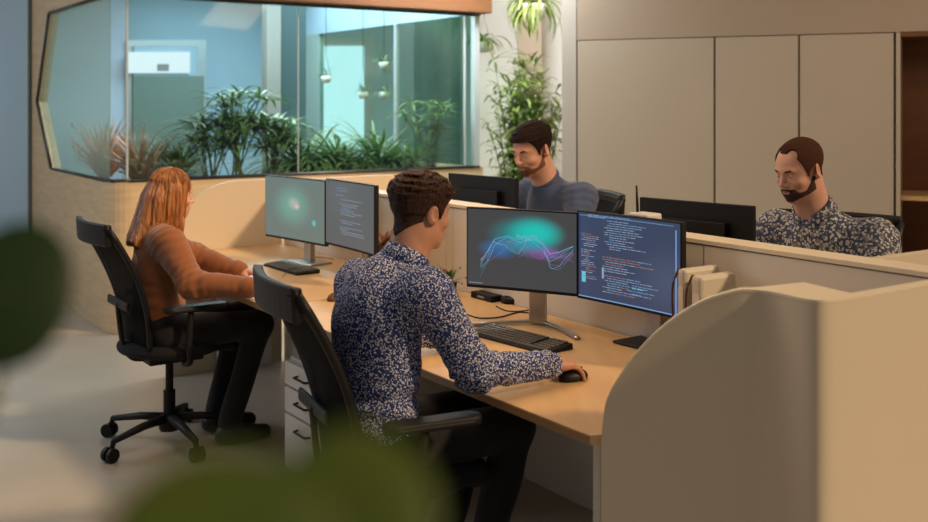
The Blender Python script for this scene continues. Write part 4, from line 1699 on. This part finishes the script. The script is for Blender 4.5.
for k in range(240):
    sg = rnd.choice((-1, 1))
    az = rnd.uniform(.55, 3.1) * sg            # 0 = face, pi = back
    pts = []
    ln = rnd.uniform(.21, .27)
    ph = rnd.uniform(0, 6)
    for i in range(12):
        t = i / 11
        if t < .35:
            e_ = math.pi / 2 * (1 - t / .35)
            rx, ry = .0915 * math.cos(e_) + .002, .110 * math.cos(e_) + .002
            z = .052 + .098 * math.sin(e_)
        else:
            u = (t - .35) / .65
            rx, ry = .0915 + .006 * u, .110 + .008 * u
            z = .052 - (ln + .05) * u
        backw = (.075 if abs(az) > 1.4 else .02) * max(0, (t - .5)) * 2
        x = math.sin(az) * rx + .003 * math.sin(ph + t * 6)
        y = -.016 + math.cos(az) * ry - backw
        if t > .4 and abs(az) < 1.2:
            y = min(y, .055)
        pts.append(LL((x, y, z)))
    st.tube(pts, [.0016] * 9 + [.0014, .001, .0004], 4)
part(st, 'hair_strands', M['hair_red'], rt, smooth=True)

# --- man in the blue sweater, across the divider
P = dict(head=(0.338, 5.130, 1.370), face=(-.74, -.66, -.34), hs=1.02, neck=(0.407, 5.180, 1.219), neck_r=.060,
         chest=(0.455, 5.215, 1.014), pelvis=(0.524, 5.290, 0.655), fwd=(-.80, -.60, 0),
         shR=(0.346, 5.375, 1.143), shL=(0.577, 5.060, 1.144), elR=(0.160, 5.400, 0.924), elL=(0.498, 4.900, 0.926),
         wrR=(0.040, 5.160, 0.797), wrL=(0.248, 4.840, 0.798),
         handR=dict(f=(-.8, -.6, -.12), n=(0, 0, 1), th=(.55, -.83, 0)), handL=dict(f=(-.8, -.5, -.12), n=(0, 0, 1), th=(-.55, .83, 0)),
         hair='crop', hairmat='hair_black', thick=.017, fade=.0045, curl=.003, curlf=260, hairline=.072, quiff=.002, beard=.0010, beardmat='stubble_light',
         topname='sweater', topmat='sweater_blue', crew=True, sleeve=1.12, seed=21, fold=1.0, bulk=1.02, foot=.34, thigh_drop=-.03)
person('dark haired man in a blue sweater behind a black monitor', (.53, 5.29, 0), build_joints(P))

# --- bearded man on the right
P = dict(head=(1.270, 3.950, 1.346), face=(-.86, -.48, -.30), hs=.94, neck=(1.336, 3.985, 1.190), neck_r=.060,
         chest=(1.376, 4.000, 0.997), pelvis=(1.403, 4.020, 0.662), fwd=(-.72, -.69, 0),
         shR=(1.243, 4.150, 1.100), shL=(1.530, 3.870, 1.101), elR=(1.021, 4.160, 0.899), elL=(1.480, 3.700, 0.862),
         wrR=(0.848, 3.950, 0.802), wrL=(1.219, 3.580, 0.805),
         handR=dict(f=(-.8, -.6, -.12), n=(0, 0, 1), th=(.55, -.83, 0)), handL=dict(f=(-.8, -.5, -.12), n=(0, 0, 1), th=(-.55, .83, 0)),
         hair='crop', hairmat='hair_buzz', thick=.0060, fade=.0028, curl=.0006, curlf=300, hairline=.098, temples=True, beard=.0022,
         topname='shirt', topmat='shirt_leaf', collar=True, sleeve=1.12, seed=31, fold=1.1, bulk=1.04, foot=.34, thigh_drop=-.03)
person('bearded man with cropped hair in a grey leaf print shirt at the right', (1.43, 4.02, 0), build_joints(P))


# ================================================================== THINGS ON THE DESKS
def keyboard(x, y, z, rz, label, w=.43, d=.135):
    """local x across, -y towards the typist"""
    root = thing('keyboard', label, 'keyboard', (x, y, z), rz)
    vs = [(-w / 2, -d / 2, 0), (w / 2, -d / 2, 0), (w / 2, d / 2, 0), (-w / 2, d / 2, 0),
          (-w / 2, -d / 2, .010), (w / 2, -d / 2, .010), (w / 2, d / 2, .022), (-w / 2, d / 2, .022)]
    MB().add(vs, [(3, 2, 1, 0), (4, 5, 6, 7), (0, 1, 5, 4), (1, 2, 6, 5), (2, 3, 7, 6), (3, 0, 4, 7)]).build('case', M['black'], root, bevel=.003)
    ks = MB()
    tilt = Matrix.Rotation(math.atan2(.012, d), 3, 'X')
    for r in range(6):
        yy = -d / 2 + .014 + r * .0208
        zz = .010 + .012 * (yy + d / 2) / d + .003
        x0 = -w / 2 + .014
        while x0 < w / 2 - .02:
            kw = .016
            if r == 0 and -.10 < x0 < -.02:
                kw = .10
            if not (.5 * w - .118 < x0 < .5 * w - .104):
                ks.box((x0 + kw / 2, yy, zz), (kw, .0155, .006), R=tilt)
            x0 += kw + .0032
    ks.build('keys', M['key'], root)
    return root


k1 = pz(518, 341.5, DZ)
keyboard(k1.x, k1.y, DZ, ROW - math.pi / 2 + .10, 'black keyboard in front of the man in navy')
k2 = pz(291, 269.5, DZ)
keyboard(k2.x, k2.y, DZ, ROW - math.pi / 2 + .02, 'black keyboard under the hands of the red haired woman', w=.40)


def mouse(x, y, rz, label, m='black'):
    root = thing('computer_mouse', label, 'mouse', (x, y, DZ), rz)
    G = Field((-.05, -.08, -.01), (.05, .08, .06), .003)
    G.ell((0, 0, .010), (.031, .056, .026), k=.01)
    G.D = np.maximum(G.D, .001 - G.grid()[2])
    vf_obj_local('shell', G, M[m], root)
    MB().tube([(-.004, .030, .0335), (.004, .030, .0335)], .006, 12).build('scroll_wheel', M['charcoal'], root, smooth=True)
    return root


def vf_obj_local(name, G, m, root):
    V, Fc = G.mesh()
    me = bpy.data.meshes.new(name)
    me.from_pydata(V.tolist(), [], Fc.tolist())
    me.polygons.foreach_set('use_smooth', [True] * len(me.polygons))
    me.materials.append(m)
    o = bpy.data.objects.new(name, me)
    COL.objects.link(o)
    o.parent = root
    return o


mp_ = np.array([.270, 3.240]) + unit([.80, .60]) * .092
mouse(mp_[0], mp_[1], ROW - math.pi / 2, 'black mouse under the right hand of the man in navy')
q = pz(337, 300, DZ)
mouse(q.x, q.y, ROW - 1.2, 'brown mouse on the desk behind the back of the man in navy', 'basket')


def at_desk(px, py, z=DZ):
    return pz(px, py, z)


def cable(pxs, label, r=.003, m='cable', closed=False):
    pts = [at_desk(x, y, DZ + .0035 + (h if (h := (p[2] if len(p) > 2 else 0)) else 0)) for p in pxs for x, y in [p[:2]]]
    pts = smooth_path(pts, 6)
    o = MB().tube(pts, r, 6).build('cable', M[m], None, smooth=True)
    tag(o, label, 'cable')
    return o


cable([(466, 314), (480, 318), (500, 317), (520, 312), (540, 314), (552, 306)], 'black cable snaking under the teal wallpaper monitor towards its stand')
cable([(585, 303), (575, 314), (590, 322), (612, 322), (630, 316), (640, 324)], 'black cable looping on the desk below the blue code monitor')
cable([(283, 276), (290, 268), (302, 259), (318, 257), (334, 259)], 'pale cable curving from the stand towards the far keyboard', m='silver')
cable([(496, 306), (508, 311), (528, 310), (536, 304)], 'thin black cable around the round puck on the desk', .0025)

dk = pz(489, 299, DZ)
root = thing('docking_station', 'flat black docking box on the desk behind the teal wallpaper monitor', 'dock', dk, ROW)
MB().box((0, 0, .014), (.09, .16, .028)).build('case', M['black'], root, bevel=.004)
MB().box((-.0455, 0, .014), (.002, .05, .008)).build('port_strip', M['grey_metal'], root)
pk = pz(512, 302.5, DZ)
root = thing('speaker_puck', 'low round black puck on the desk behind the teal wallpaper monitor', 'speaker', pk)
MB().lathe((0, 0, 0), [(.045, 0), (.052, .006), (.050, .022), (.040, .028)], 28).build('case', M['black'], root, smooth=True)
MB().lathe((0, 0, .0281), [(.034, 0), (.030, .003)], 24).build('top_grille', M['charcoal'], root, smooth=True)
bx = pz(556, 313, DZ)
root = thing('power_strip', 'black power strip lying behind the teal wallpaper monitor', 'power strip', bx, ROW + .4)
MB().box((0, 0, .016), (.05, .16, .03)).build('case', M['charcoal'], root, bevel=.005)
for i in range(3):
    MB().lathe((0, -.05 + i * .05, .0312), [(.017, 0), (.015, .001)], 16).build('socket', M['black'], root)


# cream desktop units by the divider behind the blue code monitor
for (px, w_, lb) in ((699, .035, 'slim cream computer tower by the divider, left of the rounded one'), (714, .045, 'cream rounded computer tower by the divider, right of the slim one')):
    q = pt(px, 268, DEPTH - .12)
    root = thing('computer_tower', lb, 'computer', (q.x, q.y, DZ), ROW)
    hh = .315 if px > 700 else .33
    MB().box((0, 0, hh / 2), (.17, w_, hh)).build('case', M['cream_plastic'], root, bevel=.012)
    MB().box((-.086, 0, hh * .62), (.002, w_ * .6, hh * .4)).build('front_grille', M['paper'], root)
    MB().tube(smooth_path([(-.07, w_ / 2 + .004, hh), (-.095, w_ / 2 + .01, hh * .8), (-.092, w_ / 2 + .006, hh * .4), (-.06, w_ / 2 + .01, .01)], 5), .004, 6).build('cable', M['basket'], root, smooth=True)

# router with antenna on the divider
q = pt(645, 213, DEPTH + .06)
root = thing('wireless_router', 'small white box with a thin black antenna standing on the divider', 'router', (q.x, q.y, SCZ), ROW)
MB().box((0, 0, .03), (.08, .10, .06)).build('case', M['white_metal'], root, bevel=.006)
MB().tube([(0, .04, .055), (0, .046, .16)], [.006, .0035], 8).build('antenna', M['black'], root, smooth=True)
MB().box((-.0405, -.01, .03), (.002, .05, .03)).build('front_panel', M['grey_metal'], root)


# ================================================================== PLANTS
def arch(base, az, el, length, droop, n=8):
    p = Vector(base)
    pts = [p.copy()]
    st_ = length / n
    e = el
    for i in range(n):
        p = p + Vector((math.cos(az) * math.cos(e), math.sin(az) * math.cos(e), math.sin(e))) * st_
        e -= droop / n
        pts.append(p.copy())
    return pts


def grass_plant(name, label, cat, base, n, length, width, m, droop=1.8, el=(.7, 1.45), pot=None, seed=0, group=None, stemh=0.0, az0=0, azr=math.pi):
    rnd = random.Random(seed)
    root = thing(name, label, cat, base, 0, group)
    fo = MB()
    b = Vector(base)
    for i in range(n):
        az = az0 + rnd.uniform(-azr, azr)
        h = rnd.uniform(0, stemh) if stemh else 0
        st_ = b + Vector((rnd.uniform(-.03, .03), rnd.uniform(-.03, .03), h))
        fo.blade(arch(st_, az, rnd.uniform(*el), length * rnd.uniform(.55, 1.1), droop * rnd.uniform(.6, 1.2)), width * rnd.uniform(.7, 1.2))
    if group:
        keep_inside(fo, A0 + .05, T0 + .06, T1 - .06)
    part(fo, 'foliage', M[m], root)
    if stemh:
        part(MB().tube([b - Vector((0, 0, .02)), b + Vector((0, 0, stemh))], .012, 8), 'stem', M['stem'], root)
    return root


def umbrella_plant(label, base, stems, h, leaf, seed=0, group=None, m='leaf', lean=.35, nl=13):
    rnd = random.Random(seed)
    root = thing('umbrella_palm', label, 'plant', base, 0, group)
    fo, sm = MB(), MB()
    b = Vector(base)
    for i in range(stems):
        az = rnd.uniform(-math.pi, math.pi)
        ln = h * rnd.uniform(.55, 1.05)
        p = arch(b + Vector((rnd.uniform(-.05, .05), rnd.uniform(-.05, .05), 0)), az, math.pi / 2 - rnd.uniform(0, lean), ln, rnd.uniform(.1, .5), 6)
        sm.tube(p, .005, 6)
        tip = p[-1]
        for k in range(nl):
            a = 2 * math.pi * k / nl + rnd.uniform(-.2, .2)
            fo.blade(arch(tip, a, rnd.uniform(.1, .8), leaf * rnd.uniform(.75, 1.15), rnd.uniform(.7, 1.5), 6), .011 * rnd.uniform(.8, 1.3))
    if group:
        keep_inside(fo, A0 + .05, T0 + .06, T1 - .06)
    part(sm, 'stem', M['stem'], root, smooth=True)
    part(fo, 'foliage', M[m], root)
    return root


def keep_inside(mb, a0=None, t0=None, t1=None):
    """leaves press against the glass or wall instead of passing through it"""
    out = []
    for v in mb.v:
        a, t = at_of(v)
        if a0 is not None and a < a0:
            a = a0 + .02 * math.exp(a - a0)
        if t0 is not None and t < t0:
            t = t0 + .02 * math.exp(t - t0)
        if t1 is not None and t > t1:
            t = t1 - .02 * math.exp(t1 - t)
        x, y = W2(a, t)
        out.append((x, y, v[2]))
    mb.v = out
    return mb


# planter behind the sill
pl = thing('window_planter', 'long planter box behind the glass along the sill', 'planter', AT(A0 + .3, 1.7, 0))
part(MB().box((*W2(A0 + .28, 1.75), .50), (2.7, .30, 1.0), ROW), 'trough', M['pod_wood'], pl, bevel=.004)
part(MB().box((*W2(A0 + .28, 1.75), 1.003), (2.64, .24, .01), ROW), 'soil', M['soil'], pl)
pl2 = thing('window_planter', 'short planter box behind the pointed end of the glass', 'planter', AT(8.3, T0 + .35, 0))
part(MB().box((*W2(8.35, T0 + .30), .48), (.30, 1.2, .96), ROW), 'trough', M['pod_wood'], pl2, bevel=.004)
part(MB().box((*W2(8.35, T0 + .30), .963), (.24, 1.14, .01), ROW), 'soil', M['soil'], pl2)
G1 = 'plants behind the glass'


def pl_at(px):
    r = ray(px, 160)
    k = (A0 + .28) / (r[0] * D1[0] + r[1] * D1[1])
    return (r[0] * k, r[1] * k, 1.0)


def sp_at(px):
    r = ray(px, 170)
    k = (Q0 + T0 + .30) / (r[0] * D2[0] + r[1] * D2[1])
    return (r[0] * k, r[1] * k, .96)


grass_plant('variegated_plant', 'pinkish variegated plant behind the left end of the glass', 'plant', sp_at(104), 170, .62, .009, 'leaf_pink', 1.0, (.9, 1.5), seed=3, group=G1)
grass_plant('variegated_plant', 'sparse pinkish plant in the corner of the glass, left of the woman', 'plant', pl_at(142), 130, .56, .011, 'leaf_pink', 1.2, (.8, 1.5), seed=5, group=G1)
grass_plant('spider_plant', 'thin leaved green plant directly above the red haired woman', 'plant', pl_at(178), 120, .56, .010, 'leaf', 1.4, (.7, 1.4), seed=8, group=G1)
umbrella_plant('tallest umbrella palm behind the glass, rising right of the woman', pl_at(238), 22, .66, .30, 4, G1)
umbrella_plant('low umbrella palm behind the glass, left of the tallest one', pl_at(210), 15, .46, .30, 14, G1)
umbrella_plant('umbrella palm behind the glass above the two far monitors', pl_at(275), 18, .46, .30, 6, G1)
grass_plant('spider_plant', 'dense green plant behind the glass left of the doorway', 'plant', pl_at(302), 170, .74, .013, 'leaf', 1.9, (.5, 1.4), seed=12, group=G1)
grass_plant('spider_plant', 'dense dark green plant behind the glass below the doorway', 'plant', pl_at(338), 170, .68, .014, 'leaf', 2.0, (.5, 1.4), seed=13, group=G1)
grass_plant('spider_plant', 'arching green plant behind the glass above the head of the man in navy', 'plant', pl_at(376), 170, .72, .013, 'leaf', 2.0, (.5, 1.4), seed=15, group=G1)
umbrella_plant('umbrella palm behind the right end of the glass', pl_at(430), 12, .58, .22, 26, G1)
grass_plant('spider_plant', 'small green plant behind the glass beside the rightmost umbrella palm', 'plant', pl_at(408), 140, .60, .011, 'leaf', 1.6, (.6, 1.4), seed=18, group=G1)


def hanging_plant(label, p, n, length, width, m, top, seed, pot_r=.06, el=(-.2, 1.2), droop=2.4, group=None):
    rnd = random.Random(seed)
    root = thing('hanging_plant', label, 'hanging plant', p, 0, group)
    b = Vector(p)
    mb = MB().lathe(b, [(pot_r * .6, -pot_r * 1.3), (pot_r * .95, -pot_r * .7), (pot_r, 0), (pot_r * .9, 0), (pot_r * .85, -.01)], 18)
    part(mb, 'pot', M['pot_white'], root, smooth=True)
    part(MB().tube([b + Vector((-pot_r * .9, 0, -.01)), b + Vector((0, 0, .22)), b + Vector((pot_r * .9, 0, -.01))], .003, 6)
         .tube([b + Vector((0, 0, .22)), Vector((b.x, b.y, top))], .003, 6), 'cord', M['cable'], root)
    fo = MB()
    for i in range(n):
        fo.blade(arch(b + Vector((rnd.uniform(-.02, .02), rnd.uniform(-.02, .02), -.005)), rnd.uniform(-math.pi, math.pi), rnd.uniform(*el), length * rnd.uniform(.6, 1.1), droop * rnd.uniform(.6, 1.2)), width)
    part(fo, 'foliage', M[m], root)
    return root


G2 = 'small hanging plants inside the glass room'
for i, (x, y, lb) in enumerate(((326, 76, 'small hanging plant at the left side of the bright doorway'), (363, 92, 'small hanging white pot low before the right side of the doorway'),
                                (384, 92, 'low hanging pot right of the doorway frame, nearer the tinted glass'), (384, 62, 'upper small hanging plant right of the doorway frame'))):
    hanging_plant(lb, pa(x, y, 8.9 if i < 2 else 8.5), 16, .16, .007, 'leaf', TOPZ, 40 + i, .05, (.2, 1.3), 1.6, G2)
hanging_plant('large leafy hanging plant at the top between the beam and the pillar', py_(534, 4, 8.6), 75, .42, .013, 'leaf_light', 3.2, 51, .10, (-.3, 1.2), 2.8)
hanging_plant('hanging plant with drooping dark fronds beside the end of the beam', py_(484, 42, 9.3), 20, .34, .016, 'leaf', 3.2, 52, .07, (.2, 1.0), 2.4)

# tall bamboo like plant in the bay
bb = py_(524, 180, 9.0)
root = thing('potted_bamboo', 'tall bushy bamboo like plant behind the man in the blue sweater', 'plant', (bb.x, bb.y, 0))
part(MB().lathe((bb.x, bb.y, 0), [(.16, 0), (.20, .05), (.22, .42), (.20, .42), (.19, .38)], 28), 'pot', M['pot_grey'], root, smooth=True)
part(MB().lathe((bb.x, bb.y, .375), [(.19, 0), (.18, .01)], 24), 'soil', M['soil'], root)
st_, fo, fo2 = MB(), MB(), MB()
rnd = random.Random(77)
for i in range(44):
    az = rnd.uniform(-math.pi, math.pi)
    p = arch(Vector((bb.x + rnd.uniform(-.13, .13), bb.y + rnd.uniform(-.13, .13), .38)), az, math.pi / 2 - rnd.uniform(0, .22), rnd.uniform(1.0, 1.68), rnd.uniform(0, .25), 14)
    st_.tube(p, [.007] * 10 + [.005, .004, .003, .002, .001], 6)
    for q in p[5:]:
        for k in range(5):
            a = rnd.uniform(-math.pi, math.pi)
            (fo if rnd.random() < .55 else fo2).blade(arch(q, a, rnd.uniform(-.1, 1.0), rnd.uniform(.12, .22), rnd.uniform(.5, 1.4), 5), rnd.uniform(.009, .015))
for _m in (st_, fo, fo2):
    keep_inside(_m, None, T1 + .07, None)
part(st_, 'stem', M['stem'], root, smooth=True)
part(fo, 'foliage', M['leaf'], root)
part(fo2, 'foliage', M['leaf_light'], root, label='paler yellow green leaves')

# small plants on the desk
q = pt(449, 286, DEPTH - .12)
q = Vector((q.x, q.y, DZ))
root = thing('desk_plant', 'little flowering pot plant on the desk right of the head of the man in navy', 'plant', q)
part(MB().lathe(q, [(.028, 0), (.036, .06), (.033, .06), (.030, .052)], 18), 'pot', M['charcoal'], root, smooth=True)
fo, fl = MB(), MB()
rnd = random.Random(5)
for i in range(34):
    pth = arch(q + Vector((0, 0, .05)), rnd.uniform(-3.1, 3.1), rnd.uniform(.5, 1.5), rnd.uniform(.05, .12), rnd.uniform(.3, 1.2), 4)
    fo.blade(pth, .008)
    if i % 3 == 0:
        fl.ball(pth[-1], .005, 8, 5)
part(fo, 'foliage', M['leaf'], root)
part(fl, 'flower', M['flower'], root, smooth=True)

q = pt(385, 250, DEPTH - .13)
q = Vector((q.x, q.y, DZ))
root = thing('dried_plant', 'brown wicker ball pot with pale dried leaves behind the grey code monitor', 'plant', q)
part(MB().lathe(q, [(.05, 0), (.085, .05), (.09, .11), (.06, .17), (.055, .17)], 20), 'pot', M['basket'], root, smooth=True)
fo = MB()
for i in range(50):
    fo.blade(arch(q + Vector((0, 0, .15)), rnd.uniform(-3.1, 3.1), rnd.uniform(-.1, 1.4), rnd.uniform(.08, .17), rnd.uniform(.4, 1.6), 5), .010)
part(fo, 'foliage', M['leaf_pink'], root)


# ================================================================== SEATING INSIDE THE GLASS ROOM
def lounge_chair(label, p, rz, frame, seat):
    root = thing('lounge_chair', label, 'chair', (p[0], p[1], 0), rz, 'chairs inside the glass room')
    f = MB()
    for sy in (-1, 1):
        f.tube([(.22, sy * .26, 0), (.20, sy * .26, .60), (-.22, sy * .26, .66), (-.32, sy * .24, 1.0)], .014, 8)
        f.tube([(-.22, sy * .26, .66), (-.28, sy * .26, 0)], .014, 8)
    f.tube([(-.32, -.24, 1.0), (-.32, .24, 1.0)], .014, 8)
    f.build('frame', M[frame], root, smooth=True)
    MB().box((-.01, 0, .43), (.48, .48, .06)).build('seat', M[seat], root, bevel=.02)
    b = MB()
    for k in range(7):
        b.tube([(-.245, -.21 + k * .07, .46), (-.315, -.21 + k * .07, .99)], .008, 6)
    b.build('backrest', M[frame], root)
    return root


for x, a, lb, rz, fr_, se in ((340, 9.6, 'wooden framed chair seen through the glass before the bright doorway', 2.2, 'desk', 'wall_teal'), (369, 9.2, 'second slatted chair behind the glass, right of the wooden one', 2.6, 'pale_frame', 'wall_blue'),
                              (92, 10.2, 'pale metal chair behind the left end of the glass', .3, 'pale_frame', 'pale_frame')):
    p = pa(x, 150, a)
    lounge_chair(lb, (p.x, p.y), rz, fr_, se)


# ================================================================== FOREGROUND PLANT (out of focus)
def leaf_disc(center, nrm_, upv, rx, ry, curl=.15):
    n_ = Vector(nrm_).normalized()
    u = Vector(upv) - n_ * Vector(upv).dot(n_)
    u.normalize()
    r_ = u.cross(n_)
    vs, fs = [], []
    K, J = 28, 7
    for j in range(J + 1):
        for k in range(K):
            t = 2 * math.pi * k / K
            q = j / J
            x, y = math.cos(t) * rx * q, math.sin(t) * ry * q
            z = -curl * (x * x + y * y) / max(rx, ry) + .02 * abs(x)
            vs.append(Vector(center) + r_ * x + u * y + n_ * z)
    for j in range(J):
        for k in range(K):
            k2 = (k + 1) % K
            fs.append((j * K + k, j * K + k2, (j + 1) * K + k2, (j + 1) * K + k))
    return vs, fs


rv = lambda px, py, d: Vector(tuple(ray(px, py) * d)) + Vector((0, 0, EYE))
root = thing('foreground_plant', 'blurred broad leaved plant close in front at the lower left', 'plant', (-.50, .30, 0))
b = Vector((-.50, .30, 0))
part(MB().lathe(b, [(.13, 0), (.17, .04), (.19, .36), (.175, .36), (.17, .32)], 28), 'pot', M['pot_white'], root, smooth=True)
part(MB().lathe(b + Vector((0, 0, .315)), [(.168, 0), (.16, .008)], 24), 'soil', M['soil'], root)
specs = [((14, 291), .50, .0265, .036, 'leaf_front'), ((220, 548), .25, .030, .024, 'leaf_front_b'), ((345, 520), .27, .024, .025, 'leaf_front_b')]
for (pp, d, rx, ry, m) in specs:
    c_ = rv(pp[0], pp[1], d)
    n_ = Vector((0, 0, EYE)) - c_
    n_.normalize()
    n_ = (n_ + Vector((-.15, 0, .25))).normalized()
    vs, fs = leaf_disc(c_, n_, (0.1, 0, 1), rx, ry)
    lo = MB().add(vs, fs)
    o = part(lo, 'leaf', M[m], root, smooth=True)
    so = o.modifiers.new('thick', 'SOLIDIFY')
    so.thickness = .0008
    part(MB().tube(smooth_path([b + Vector((0, 0, .3)), b * .5 + c_ * .5 + Vector((-.10, -.04, -.25 + .0)), c_ + Vector((-.005, .002, -ry * .9))], 8), .0028, 8), 'stem', M['stem'], root, smooth=True)
